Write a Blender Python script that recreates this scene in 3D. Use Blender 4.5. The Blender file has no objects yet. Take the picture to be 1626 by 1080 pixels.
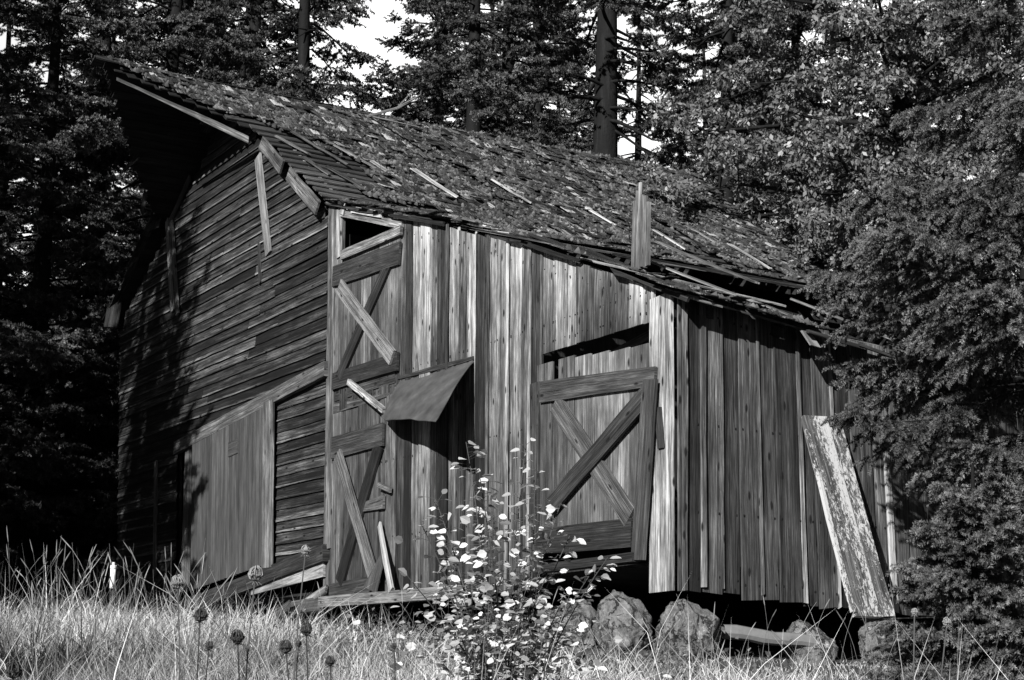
import bpy, math, random
import numpy as np
from mathutils import Vector

S = bpy.context.scene
COL = S.collection
rnd = random.Random(11)
rng = np.random.default_rng(11)
LEAN = 0.0095                      # the old barn leans: x grows with height towards its far (left) end

# ------------------------------------------------------------------ camera (solved from the photograph)
CAM = np.array([14.82, -10.55, -1.059])
YAW, PITCH, ROLL, FPX = math.radians(-59.92), math.radians(11.59), math.radians(1.26), 2670.6
FW = np.array([math.sin(YAW)*math.cos(PITCH), math.cos(YAW)*math.cos(PITCH), math.sin(PITCH)])
_r = np.array([math.cos(YAW), -math.sin(YAW), 0.0]); _u = np.cross(_r, FW)
RT = math.cos(ROLL)*_r + math.sin(ROLL)*_u
UP = -math.sin(ROLL)*_r + math.cos(ROLL)*_u
HF = np.array([math.sin(YAW), math.cos(YAW)])         # horizontal forward
HR = np.array([math.cos(YAW), -math.sin(YAW)])        # horizontal right

def ray(px, py): return FW*FPX + RT*(px-813) - UP*(py-540)
def F(px, py, Y=0.0):
    d = ray(px, py); t = (Y-CAM[1])/d[1]; p = CAM+t*d; return p[0], p[2]
def SIDE(px, py, X=0.2):
    d = ray(px, py); t = (X-CAM[0])/d[0]; p = CAM+t*d; return p[1], p[2]
def at(px, py, s):
    d = ray(px, py); return CAM + d*(s/(d@FW))
def fwd(x, y): return (x-CAM[0])*HF[0] + (y-CAM[1])*HF[1]

_GS = [-60, -10, 0, 5, 10, 13, 16, 18, 22, 26, 34, 45, 60, 120, 400]
_GZ = [-2.6, -2.45, -2.3, -2.0, -1.58, -1.28, -.96, -.78, -.56, -.40, -.14, .25, .8, 2.5, 6.0]
def ground_z(x, y):
    s = (np.asarray(x)-CAM[0])*HF[0] + (np.asarray(y)-CAM[1])*HF[1]
    z = np.interp(s, _GS, _GZ)
    return z + .04*np.sin(np.asarray(x)*1.3+.7)*np.cos(np.asarray(y)*1.1) + .025*np.sin(np.asarray(x)*3.1)*np.sin(np.asarray(y)*2.7+1)

# value noise used for holes, dents and patches
_h = np.random.default_rng(3).random((64, 64))
def vnoise(a, b):
    ia, ib = math.floor(a), math.floor(b); fa, fb_ = a-ia, b-ib; fa = fa*fa*(3-2*fa); fb_ = fb_*fb_*(3-2*fb_)
    g_ = lambda i, j: _h[i % 64, j % 64]
    return (g_(ia, ib)*(1-fa)+g_(ia+1, ib)*fa)*(1-fb_)+(g_(ia, ib+1)*(1-fa)+g_(ia+1, ib+1)*fa)*fb_

# ------------------------------------------------------------------ mesh collector
def warp(v):
    w = v.copy(); w[:, 0] = v[:, 0]*(1+LEAN*v[:, 2]); return w

def wloc(o):
    p = Vector((0, 0, 0))
    while o is not None:
        p = p + Vector(o.location); o = o.parent
    return np.array(p)

class MB:
    def __init__(self): self.v = []; self.f = []; self.uv = []; self.t = []
    def poly(self, pts, uvs, tone):
        b = len(self.v); self.v += [tuple(p) for p in pts]; self.t += [tone]*len(pts)
        self.f.append(tuple(range(b, b+len(pts)))); self.uv += list(uvs)
    def board(self, P0, P1, wd, wid, nrm, thk, tone=None, seg=None, wob=.004, endj=0.0, w1=None, bow=0.0, t1=None):
        """plank from P0 to P1 (centre of its back face), wd = width direction, nrm = thickness direction"""
        P0 = np.array(P0, float); P1 = np.array(P1, float); wd = np.array(wd, float); nrm = np.array(nrm, float)
        L = np.linalg.norm(P1-P0)
        if L < 1e-4: return
        ax = (P1-P0)/L
        wd = wd/np.linalg.norm(wd); nrm = nrm/np.linalg.norm(nrm)
        if tone is None: tone = rnd.uniform(.25, .75)
        if t1 is None: t1 = tone
        if w1 is None: w1 = wid
        if seg is None: seg = max(1, min(10, int(L/.5)))
        ou, ov = rnd.uniform(0, 50), rnd.uniform(0, 50)
        b = len(self.v)
        for i in range(seg+1):
            q = i/seg; c = P0+ax*L*q + nrm*bow*math.sin(math.pi*q)
            h = (wid*(1-q)+w1*q)/2
            a0 = h+rnd.uniform(-wob, wob); a1 = h+rnd.uniform(-wob, wob); dn = rnd.uniform(-wob, wob)*.6
            e = [0, 0]
            if i in (0, seg) and endj: e = [rnd.uniform(-endj, endj), rnd.uniform(-endj, endj)]
            tt = tone*(1-q)+t1*q
            for (sx, sn, ee) in ((-a0, 0, e[0]), (a1, 0, e[1]), (a1, thk, e[1]), (-a0, thk, e[0])):
                self.v.append(tuple(c+wd*sx+nrm*(sn+dn)+ax*ee)); self.t.append(tt)
        per = [0, wid, wid+thk, 2*wid+thk, 2*wid+2*thk]
        for i in range(seg):
            for k in range(4):
                k2 = (k+1) % 4
                self.f.append((b+i*4+k, b+i*4+k2, b+i*4+4+k2, b+i*4+4+k))
                v0, v1 = ov+L*i/seg, ov+L*(i+1)/seg
                self.uv += [(ou+per[k], v0), (ou+per[k+1], v0), (ou+per[k+1], v1), (ou+per[k], v1)]
        for ring, rev in ((0, True), (seg, False)):
            idx = [b+ring*4+k for k in range(4)]
            if rev: idx = idx[::-1]
            self.f.append(tuple(idx)); self.uv += [(ou, ov), (ou+wid, ov), (ou+wid, ov+thk), (ou, ov+thk)]
    def build(self, name, mat, parent=None, warped=False, smooth=False):
        V = np.array(self.v, float)
        if warped: V = warp(V)
        return mesh_obj(name, V, self.f, mat, parent, uv=np.array(self.uv) if self.uv else None, tone=np.array(self.t), smooth=smooth)

def mesh_obj(name, V, faces, mat, parent=None, uv=None, tone=None, smooth=False, loc=None):
    """V in world coordinates; the object's origin is its parent's (or loc)"""
    o0 = wloc(parent) if parent is not None else np.zeros(3)
    if loc is not None: o0 = o0 + np.array(loc)
    me = bpy.data.meshes.new(name)
    V = np.asarray(V, dtype=np.float32) - o0.astype(np.float32)
    if isinstance(faces, np.ndarray):
        nf, k = faces.shape
        me.vertices.add(len(V)); me.vertices.foreach_set('co', np.ascontiguousarray(V, dtype=np.float32).ravel())
        me.loops.add(nf*k); me.loops.foreach_set('vertex_index', faces.astype(np.int32).ravel())
        me.polygons.add(nf); me.polygons.foreach_set('loop_start', np.arange(0, nf*k, k, dtype=np.int32))
        me.update(calc_edges=True)
    else:
        me.from_pydata(V.tolist(), [], faces); me.update()
    if uv is not None:
        l = me.uv_layers.new(name='UVMap'); l.data.foreach_set('uv', np.asarray(uv, dtype=np.float32).ravel())
    if tone is not None:
        a = me.attributes.new('tone', 'FLOAT', 'POINT'); a.data.foreach_set('value', np.asarray(tone, dtype=np.float32))
    if smooth: me.polygons.foreach_set('use_smooth', [True]*len(me.polygons))
    me.materials.append(mat)
    o = bpy.data.objects.new(name, me); COL.objects.link(o)
    if parent is not None: o.parent = parent
    if loc is not None: o.location = loc
    return o

def tag(o, label=None, cat=None, group=None, kind=None):
    if label: o['label'] = label
    if cat: o['category'] = cat
    if group: o['group'] = group
    if kind: o['kind'] = kind
    return o
def empty(name, loc, label, cat, group=None):
    o = bpy.data.objects.new(name, None); o.empty_display_size = .3; COL.objects.link(o); o.location = tuple(float(c) for c in loc)
    return tag(o, label, cat, group)

# ------------------------------------------------------------------ materials
def newmat(name):
    m = bpy.data.materials.new(name); m.use_nodes = True; nt = m.node_tree
    for n in list(nt.nodes): nt.nodes.remove(n)
    out = nt.nodes.new('ShaderNodeOutputMaterial'); bs = nt.nodes.new('ShaderNodeBsdfPrincipled')
    nt.links.new(bs.outputs[0], out.inputs[0])
    return m, nt, bs
def N(nt, t, **kw):
    n = nt.nodes.new(t)
    for k, v in kw.items(): setattr(n, k, v)
    return n
def mth(nt, op, a, b=None, c=None, clamp=False):
    n = nt.nodes.new('ShaderNodeMath'); n.operation = op; n.use_clamp = clamp
    for i, q in enumerate((a, b, c)):
        if q is None: continue
        if isinstance(q, (int, float)): n.inputs[i].default_value = q
        else: nt.links.new(q, n.inputs[i])
    return n.outputs[0]
def noise(nt, vec, scale3, detail=4, rough=.6, dist=0.0):
    mp = N(nt, 'ShaderNodeMapping'); mp.inputs['Scale'].default_value = scale3
    nt.links.new(vec, mp.inputs['Vector'])
    n = N(nt, 'ShaderNodeTexNoise'); n.inputs['Scale'].default_value = 1; n.inputs['Detail'].default_value = detail
    n.inputs['Roughness'].default_value = rough; n.inputs['Distortion'].default_value = dist
    nt.links.new(mp.outputs[0], n.inputs['Vector'])
    return n.outputs['Fac']
def ramp(nt, fac, stops):
    r = N(nt, 'ShaderNodeValToRGB'); e = r.color_ramp.elements
    while len(e) > len(stops): e.remove(e[-1])
    while len(e) < len(stops): e.new(.5)
    for el, (p, c) in zip(e, stops): el.position = p; el.color = (c, c, c, 1)
    nt.links.new(fac, r.inputs[0]); return r.outputs[0]

def wood(name, stops, grain=.35, streak=.8, stain=.6, tone=1.0, knots=True, bump=.5, bias=0.0, rough=.8):
    m, nt, bs = newmat(name)
    uv = N(nt, 'ShaderNodeUVMap').outputs[0]
    A = noise(nt, uv, (70, 1.6, 1), 6, .65, .6)       # fine grain
    B = noise(nt, uv, (11, .45, 1), 4, .6, .4)        # wide weathered streaks
    Cc = noise(nt, uv, (3.6, 1.1, 1), 5, .65)           # stains
    D = noise(nt, uv, (150, 3.0, 1), 3, .7)
    at_ = N(nt, 'ShaderNodeAttribute'); at_.attribute_name = 'tone'
    v = mth(nt, 'MULTIPLY', mth(nt, 'SUBTRACT', at_.outputs['Fac'], .5), tone)
    v = mth(nt, 'ADD', v, .5+bias)
    E_ = noise(nt, uv, (17, .3, 1), 4, .55, .5)       # long drawn bleached lines
    for tex, amt in ((A, grain*2.5), (B, streak*.9), (Cc, stain*1.9), (D, grain*2.1), (E_, streak*.5)):
        v = mth(nt, 'ADD', v, mth(nt, 'MULTIPLY', mth(nt, 'SUBTRACT', tex, .5), amt))
    crack = mth(nt, 'GREATER_THAN', .36, noise(nt, uv, (42, .6, 1), 4, .6, .3))
    def lines(sc3, k_): return mth(nt, 'SUBTRACT', 1, mth(nt, 'MULTIPLY', mth(nt, 'ABSOLUTE', mth(nt, 'SUBTRACT', noise(nt, uv, sc3, 3, .5, .3), .5)), k_), clamp=True)
    ln1 = lines((24, .35, 1), 26); ln2 = lines((55, .7, 1), 18)
    v = mth(nt, 'SUBTRACT', v, mth(nt, 'MULTIPLY', crack, .34))
    v = mth(nt, 'SUBTRACT', v, mth(nt, 'MULTIPLY', ln1, .22)); v = mth(nt, 'SUBTRACT', v, mth(nt, 'MULTIPLY', ln2, .14)); v = mth(nt, 'ADD', v, .07)
    h = A
    if knots:
        mp = N(nt, 'ShaderNodeMapping'); mp.inputs['Scale'].default_value = (4.6, 1.7, 1); nt.links.new(uv, mp.inputs[0])
        vo = N(nt, 'ShaderNodeTexVoronoi'); vo.voronoi_dimensions = '2D'; vo.inputs['Scale'].default_value = 1; nt.links.new(mp.outputs[0], vo.inputs['Vector'])
        dd = mth(nt, 'ADD', vo.outputs['Distance'], mth(nt, 'MULTIPLY', mth(nt, 'SUBTRACT', A, .5), .08))
        k = mth(nt, 'SUBTRACT', 1, mth(nt, 'MULTIPLY', dd, 10), clamp=True)
        sc_ = N(nt, 'ShaderNodeSeparateColor'); nt.links.new(vo.outputs['Color'], sc_.inputs[0])
        k = mth(nt, 'MULTIPLY', k, mth(nt, 'GREATER_THAN', sc_.outputs[0], .6))
        v = mth(nt, 'SUBTRACT', v, mth(nt, 'MULTIPLY', k, .9))
        h = mth(nt, 'SUBTRACT', A, k)
    col = ramp(nt, v, stops)
    nt.links.new(col, bs.inputs['Base Color'])
    bs.inputs['Roughness'].default_value = rough; bs.inputs['Specular IOR Level'].default_value = .25
    bp = N(nt, 'ShaderNodeBump'); bp.inputs['Strength'].default_value = bump; bp.inputs['Distance'].default_value = .012
    hh = mth(nt, 'ADD', h, mth(nt, 'MULTIPLY', B, .6)); hh = mth(nt, 'SUBTRACT', hh, mth(nt, 'MULTIPLY', crack, .5)); hh = mth(nt, 'SUBTRACT', hh, mth(nt, 'MULTIPLY', ln1, .5))
    nt.links.new(hh, bp.inputs['Height']); nt.links.new(bp.outputs[0], bs.inputs['Normal'])
    return m

def toned(name, stops, scale=(3, 3, 3), amt=.5, bump=0.0, bscale=20, rough=.85, spec=.2, transl=0.0):
    """material for stone, leaves, grass ...: 'tone' attribute + object-space noise"""
    m, nt, bs = newmat(name)
    tc = N(nt, 'ShaderNodeTexCoord').outputs['Object']
    n1 = noise(nt, tc, scale, 5, .6)
    at_ = N(nt, 'ShaderNodeAttribute'); at_.attribute_name = 'tone'
    v = mth(nt, 'ADD', at_.outputs['Fac'], mth(nt, 'MULTIPLY', mth(nt, 'SUBTRACT', n1, .5), amt))
    col = ramp(nt, v, stops); nt.links.new(col, bs.inputs['Base Color'])
    bs.inputs['Roughness'].default_value = rough; bs.inputs['Specular IOR Level'].default_value = spec
    if bump:
        n2 = noise(nt, tc, (bscale,)*3, 5, .65)
        bp = N(nt, 'ShaderNodeBump'); bp.inputs['Strength'].default_value = bump; bp.inputs['Distance'].default_value = .03
        nt.links.new(n2, bp.inputs['Height']); nt.links.new(bp.outputs[0], bs.inputs['Normal'])
    if transl:
        tr = N(nt, 'ShaderNodeBsdfTranslucent'); nt.links.new(col, tr.inputs[0])
        mx = N(nt, 'ShaderNodeMixShader'); mx.inputs[0].default_value = transl
        out = [n for n in nt.nodes if n.type == 'OUTPUT_MATERIAL'][0]
        nt.links.new(bs.outputs[0], mx.inputs[1]); nt.links.new(tr.outputs[0], mx.inputs[2]); nt.links.new(mx.outputs[0], out.inputs[0])
    return m

M_FRONT = wood('weathered_board', [(0, .008), (.3, .035), (.55, .095), (.8, .26), (1, .58)], grain=.4, streak=.9, stain=.5, tone=1.2, bias=-.10)
M_SIDE = wood('weathered_side_board', [(0, .008), (.3, .035), (.58, .09), (.82, .24), (1, .5)], grain=.4, streak=1.0, stain=.4, tone=1.15, bias=-.09)
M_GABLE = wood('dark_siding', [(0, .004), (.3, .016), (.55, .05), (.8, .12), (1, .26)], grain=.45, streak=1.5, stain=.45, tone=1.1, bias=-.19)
M_DOOR = wood('door_board', [(0, .008), (.3, .035), (.6, .085), (.85, .2), (1, .38)], grain=.35, streak=.8, stain=.6, tone=1.0, bias=-.07)
M_RAIL = wood('rail_board', [(0, .006), (.35, .025), (.65, .06), (.9, .13), (1, .24)], grain=.45, streak=.7, stain=.4, tone=1.0, bias=-.02)
M_PALE = wood('pale_board', [(0, .03), (.3, .12), (.6, .26), (.85, .42), (1, .6)], grain=.4, streak=.8, stain=.4, tone=1.0)
M_SLIDE = wood('sliding_door_board', [(0, .008), (.35, .035), (.6, .065), (.85, .12), (1, .22)], grain=.3, streak=.7, stain=.35, tone=.9, knots=False)
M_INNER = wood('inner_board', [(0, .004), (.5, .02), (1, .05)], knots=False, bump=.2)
M_SHINGLE = wood('mossy_shingle', [(0, .006), (.3, .022), (.6, .065), (.85, .18), (1, .42)], grain=.5, streak=.8, stain=.7, tone=1.1, knots=False, bump=.9, bias=-.02)
M_MOSS = toned('moss', [(0, .008), (.5, .06), (1, .24)], (9, 9, 9), .5)
M_PEEL = None
M_TIN = toned('tin_sheet', [(0, .015), (.35, .05), (.6, .085), (1, .2)], (2.6, 2.6, 5), 1.1, bump=.2, bscale=5, rough=.5, spec=.5)
def stone_mat():
    m, nt, bs = newmat('field_stone')
    tc = N(nt, 'ShaderNodeTexCoord').outputs['Object']
    n1 = noise(nt, tc, (6, 6, 6), 7, .7); n2 = noise(nt, tc, (30, 30, 30), 5, .7); n3 = noise(nt, tc, (11, 11, 11), 6, .75, .6)
    vo = N(nt, 'ShaderNodeTexVoronoi'); vo.feature = 'DISTANCE_TO_EDGE'; vo.inputs['Scale'].default_value = 3.2
    mx = N(nt, 'ShaderNodeVectorMath'); mx.operation = 'ADD'; nt.links.new(tc, mx.inputs[0])
    cv = N(nt, 'ShaderNodeCombineXYZ'); nt.links.new(mth(nt, 'MULTIPLY', n1, .5), cv.inputs[0]); nt.links.new(mth(nt, 'MULTIPLY', n3, .5), cv.inputs[2]); nt.links.new(cv.outputs[0], mx.inputs[1]); nt.links.new(mx.outputs[0], vo.inputs['Vector'])
    cr = mth(nt, 'SUBTRACT', 1, mth(nt, 'MULTIPLY', vo.outputs['Distance'], 22), clamp=True)
    v = mth(nt, 'ADD', mth(nt, 'MULTIPLY', n1, .9), mth(nt, 'MULTIPLY', n2, .5)); v = mth(nt, 'SUBTRACT', v, .2)
    li = ramp(nt, n3, [(.60, 0), (.66, 1)]); v = mth(nt, 'ADD', v, mth(nt, 'MULTIPLY', li, .28)); v = mth(nt, 'SUBTRACT', v, mth(nt, 'MULTIPLY', cr, .4))
    nt.links.new(ramp(nt, v, [(.1, .016), (.36, .075), (.58, .19), (.85, .45)]), bs.inputs['Base Color']); bs.inputs['Roughness'].default_value = .9
    h = mth(nt, 'ADD', mth(nt, 'ADD', n1, mth(nt, 'MULTIPLY', n2, .5)), mth(nt, 'MULTIPLY', cr, -.7))
    bp = N(nt, 'ShaderNodeBump'); bp.inputs['Strength'].default_value = 1.0; bp.inputs['Distance'].default_value = .06
    nt.links.new(h, bp.inputs['Height']); nt.links.new(bp.outputs[0], bs.inputs['Normal'])
    return m
M_STONE = stone_mat()
M_BARK = toned('bark', [(0, .002), (.5, .007), (1, .035)], (9, 9, 1.2), .8, bump=.9, bscale=14)  # bark colour darkened to stand for the shade on the trunks
M_FIR = toned('fir_needles', [(0, .005), (.35, .045), (.7, .18), (1, .38)], (.5, .5, .5), .35, rough=.6, transl=.12)
M_SPRUCE = toned('spruce_needles', [(0, .01), (.35, .06), (.7, .20), (1, .42)], (1.0, 1.0, 1.0), .3, rough=.55, transl=.1)
M_LEAF = toned('tree_leaf', [(0, .03), (.5, .13), (1, .42)], (.5, .5, .5), .3, rough=.45, spec=.4, transl=.2)
M_SHRUBLEAF = toned('shrub_leaf', [(0, .06), (.5, .3), (1, .75)], (3, 3, 3), .2, rough=.5, spec=.4, transl=.2)
M_STEM = toned('twig', [(0, .02), (.5, .08), (1, .25)], (8, 8, 8), .4)
M_GRASS = toned('dry_grass', [(0, .015), (.35, .11), (.65, .38), (1, .75)], (1.3, 1.3, .6), 1.1, rough=.7, transl=.2)
M_SEED = toned('seed_head', [(0, .01), (.5, .08), (1, .35)], (30, 30, 30), .5)
M_WHITE = toned('white_plastic', [(0, .45), (.5, .7), (1, .85)], (9, 9, 9), .3, rough=.4, spec=.5)
M_BLOCK = toned('pale_block', [(0, .15), (.5, .38), (1, .6)], (7, 7, 7), .6, bump=.3)

def peel():
    m, nt, bs = newmat('peeling_paint')
    uv = N(nt, 'ShaderNodeUVMap').outputs[0]
    g = noise(nt, uv, (40, 1.6, 1), 5, .6, .5)
    w = ramp(nt, g, [(.3, .015), (.5, .06), (.7, .2)])
    p1 = noise(nt, uv, (34, 13, 1), 8, .8, .6); p2 = noise(nt, uv, (2.4, .7, 1), 3, .5)
    mk = mth(nt, 'ADD', p1, mth(nt, 'MULTIPLY', mth(nt, 'SUBTRACT', p2, .5), .9))
    mk = ramp(nt, mk, [(.50, 0), (.53, 1)])
    mx = N(nt, 'ShaderNodeMix', data_type='RGBA'); nt.links.new(mk, mx.inputs[0]); nt.links.new(w, mx.inputs[6]); mx.inputs[7].default_value = (.46, .46, .46, 1)
    nt.links.new(mx.outputs[2], bs.inputs['Base Color']); bs.inputs['Roughness'].default_value = .7
    bp = N(nt, 'ShaderNodeBump'); bp.inputs['Strength'].default_value = .6; bp.inputs['Distance'].default_value = .01
    nt.links.new(mth(nt, 'ADD', g, mk), bp.inputs['Height']); nt.links.new(bp.outputs[0], bs.inputs['Normal'])
    return m
M_PEEL = peel()

def ground_mat():
    m, nt, bs = newmat('ground_soil')
    tc = N(nt, 'ShaderNodeTexCoord').outputs['Object']
    a = noise(nt, tc, (.5, .5, .5), 4); b = noise(nt, tc, (14, 14, 14), 6, .7)
    v = mth(nt, 'ADD', mth(nt, 'MULTIPLY', a, .5), mth(nt, 'MULTIPLY', b, .5))
    nt.links.new(ramp(nt, v, [(.3, .012), (.5, .035), (.7, .09)]), bs.inputs['Base Color']); bs.inputs['Roughness'].default_value = .95  # soil colour darkened, with the shade under matted grass painted in
    bp = N(nt, 'ShaderNodeBump'); bp.inputs['Strength'].default_value = .8; bp.inputs['Distance'].default_value = .05
    nt.links.new(b, bp.inputs['Height']); nt.links.new(bp.outputs[0], bs.inputs['Normal'])
    return m
M_GROUND = ground_mat()

# ------------------------------------------------------------------ ground
def build_ground():
    u = np.concatenate([np.linspace(-60, -5, 12), np.linspace(-3, 48, 171), np.linspace(52, 400, 30)])
    w = np.concatenate([np.linspace(-300, -40, 20), np.linspace(-36, 36, 145), np.linspace(40, 300, 20)])
    U, W = np.meshgrid(u, w, indexing='ij')
    X = CAM[0]+U*HF[0]+W*HR[0]; Y = CAM[1]+U*HF[1]+W*HR[1]
    Z = ground_z(X, Y)
    V = np.stack([X, Y, Z], -1).reshape(-1, 3)
    n, k = U.shape; i = np.arange(n*k).reshape(n, k)
    Fq = np.stack([i[:-1, :-1], i[1:, :-1], i[1:, 1:], i[:-1, 1:]], -1).reshape(-1, 4)
    o = mesh_obj('ground', V, Fq, M_GROUND, smooth=True); tag(o, 'sloping ground of dry soil under the meadow grass', 'ground', kind='structure')
build_ground()

# ================================================================== BARN
BARN = empty('barn', (-9, 4, 0), 'large weathered wooden barn with mossy shingle roof and hay hood', 'barn')
LX = [-9.3, -7.55, -5.47, -3.02, -1.26, 0.0, .9]
LZ = [6.50, 5.95, 5.32, 4.47, 3.81, 3.30, 2.93]
def lean_z(x, Y=0.0):
    y = min(max(Y, 0), 5.0)
    return float(np.interp(x, LX, LZ)) - (.10*min(y, 2.4)+.03*max(0, y-2.4))*min(1, max(0, (x+5)/5))
def ridge_z(Y): return float(np.interp(Y, [-2.6, 0, 3, 6.7, 10.6], [9.97, 9.85, 9.91, 10.0, 10.09]))
RX = -14.1
def main_z(x, Y=0.0):
    if x >= RX: return float(np.interp(x, [RX, -12.3, -9.3], [ridge_z(Y), 8.52, 6.5]))
    return float(np.interp(x, [-20.7, RX], [6.45, ridge_z(Y)]))
def top_z(x, Y=0.0): return main_z(x, Y) if x < -9.3 else lean_z(x, Y)
def unwarp(x, z): return x/(1+LEAN*z)
XC, XM, XL, DEP = .2, -8.8, -19.1, 10.6     # corner, main/lean-to joint, far end, depth
def top_at(X, Y=0.0, off=.0):
    """height of the roof underside above unwarped X"""
    z = 5.0
    for _ in range(12): z = top_z(X*(1+LEAN*z), Y)-off
    return z

def vboards(mb, xa, xb, zb, zt, Y=0.0, wmin=.16, wmax=.36, thk=.024, tone=(.2, .8), bleach=0.0, layers=2, batten=.0, endj=.015, face=-1):
    x = xa; i = 0
    while x < xb-.02:
        w = min(rnd.uniform(wmin, wmax), xb-x)
        if xb-(x+w) < .07: w = xb-x
        c = x+w/2
        z0 = zb(c)+rnd.uniform(-1, 1)*endj*1.5; z1 = zt(c)
        if z1-z0 > .05:
            d = (i % layers)*.020+rnd.uniform(0, .016)
            t = rnd.uniform(*tone); w_gap = rnd.choice((.012, -.010, -.014))
            sl = (zt(x+w)-zt(x))/w
            n0 = len(mb.v)
            mb.board((c, Y+face*d, z0), (c, Y+face*d, z1), (1, 0, 0), w+w_gap, (0, face, 0), thk, t, wob=.005, endj=endj, t1=t+bleach, seg=max(2, int((z1-z0)/.35)))
            top4 = range(len(mb.v)-4, len(mb.v))
            for k in top4:     # cut the top to the roof line
                v = mb.v[k]; mb.v[k] = (v[0], v[1], v[2]+sl*(v[0]-c))
            for zn in (z0+.12, .95, 2.05, 3.3, z1-.18):
                if z0+.05 < zn < z1-.05:
                    for xn in (x+.04, x+w-.04): mb.board((xn+rnd.uniform(-.01, .01), Y+face*(d+thk-.004), zn+rnd.uniform(-.02, .02)-.01), (xn, Y+face*(d+thk-.004), zn+rnd.uniform(.006, .016)), (1, 0, 0), .016, (0, face, 0), .009, -1.5, seg=1, wob=.002)
            if batten and rnd.random() < batten:
                mb.board((x+w, Y+face*(d+thk), z0+rnd.uniform(0, .05)), (x+w, Y+face*(d+thk), z1-.01), (1, 0, 0), rnd.uniform(.03, .07), (0, face, 0), .02, rnd.uniform(tone[0], tone[1]+.2), wob=.004, t1=t+bleach+.15)
        x += w; i += 1

# ---- front wall of the lean-to (vertical boards)
mb = MB()
vboards(mb, unwarp(-6.64, 4), unwarp(-2.58, 2.5), lambda X: .05, lambda X: top_at(X, 0, .07), bleach=.36, tone=(.02, .58), batten=.45)
zdoor = 2.94
vboards(mb, unwarp(-2.58, 2.5), unwarp(-.2, 2.5)-.0, lambda X: zdoor, lambda X: top_at(X, 0, .07), bleach=.25, tone=(.35, .75), batten=.15, endj=.003)
vboards(mb, -2.72, -2.5, lambda X: .3, lambda X: 2.6, Y=-.045, tone=(.2, .4))
FRONT = mb.build('front_wall', M_FRONT, BARN, warped=True)
# boards between the two doors by the corner board, left strip
mb = MB()
vboards(mb, -8.62, -6.42, lambda X: 3.0, lambda X: 3.47, tone=(.25, .6), endj=.01)
mb.board((-8.6, -.03, 3.3), (-6.45, -.03, 3.3), (0, 0, 1), .26, (0, -1, 0), .02, .35)
mb.board((-8.6, -.03, 3.06), (-6.6, -.03, 3.02), (0, 0, 1), .16, (0, -1, 0), .025, .5, w1=.05)
mb.build('door_spandrel', M_DOOR, BARN, warped=True)
# ---- right (side) wall : boards on plane x = XC, facing +x
mb = MB()
y = .06; i = 0
while y < DEP:
    w = rnd.uniform(.2, .36)
    ln = min(.05*y, .17); c = y+w/2
    z0 = -.03-.045*min(c, 4)+rnd.uniform(-.03, .02); z1 = lean_z(XC, c)-.02
    t = rnd.uniform(.2, .62); d = (i % 2)*.026+rnd.uniform(0, .012)
    mb.board((XC+d, c+ln*.5*(1), z0), (XC+d, c-ln*.5, z1), (0, 1, 0), w-.004, (1, 0, 0), .024, t, wob=.006, endj=.03, t1=t+.06, seg=8)
    for zn in (z0+.15, .8, 1.75, z1-.2):
        for yn in (y+.04, y+w-.04):
            yy = yn+ln*(.5-(zn-z0)/max(.1, z1-z0)); mb.board((XC+d+.02, yy, zn-.01), (XC+d+.02, yy, zn+.014), (0, 1, 0), .016, (1, 0, 0), .010, -1.5, seg=1, wob=.002)
    if rnd.random() < .6:
        bw = rnd.uniform(.035, .075)
        mb.board((XC+d+.024, y+ln*.5, z0+rnd.uniform(-.03, .05)), (XC+d+.024, y-ln*.5, z1-.01), (0, 1, 0), bw, (1, 0, 0), rnd.uniform(.026, .045), rnd.uniform(.5, 1.05), wob=.005, endj=.02, t1=rnd.uniform(.4, .8))
    y += w; i += 1
mb.build('side_wall', M_SIDE, BARN)
# ---- corner post (wide pale boards round the corner)
mb = MB()
mb.board((-.02, -.022, -.05), (-.05, -.022, lean_z(0)-.1), (1, 0, 0), .42, (0, -1, 0), .03, .72, wob=.006, t1=.88, seg=9, endj=.02)
mb.board((XC+.027, .045, -.05), (XC+.027, .035, lean_z(.2)-.08), (0, 1, 0), .12, (1, 0, 0), .026, .5, wob=.005, t1=.6)
mb.build('corner_post', M_FRONT, BARN)
mb = MB(); mb.board((.0, -.052, 1.5), (-.07, -.052, 1.95), (1, 0, 0), .11, (0, -1, 0), .03, .4, w1=.12, endj=.015)
mb.build('latch_block', M_RAIL, BARN)

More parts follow.
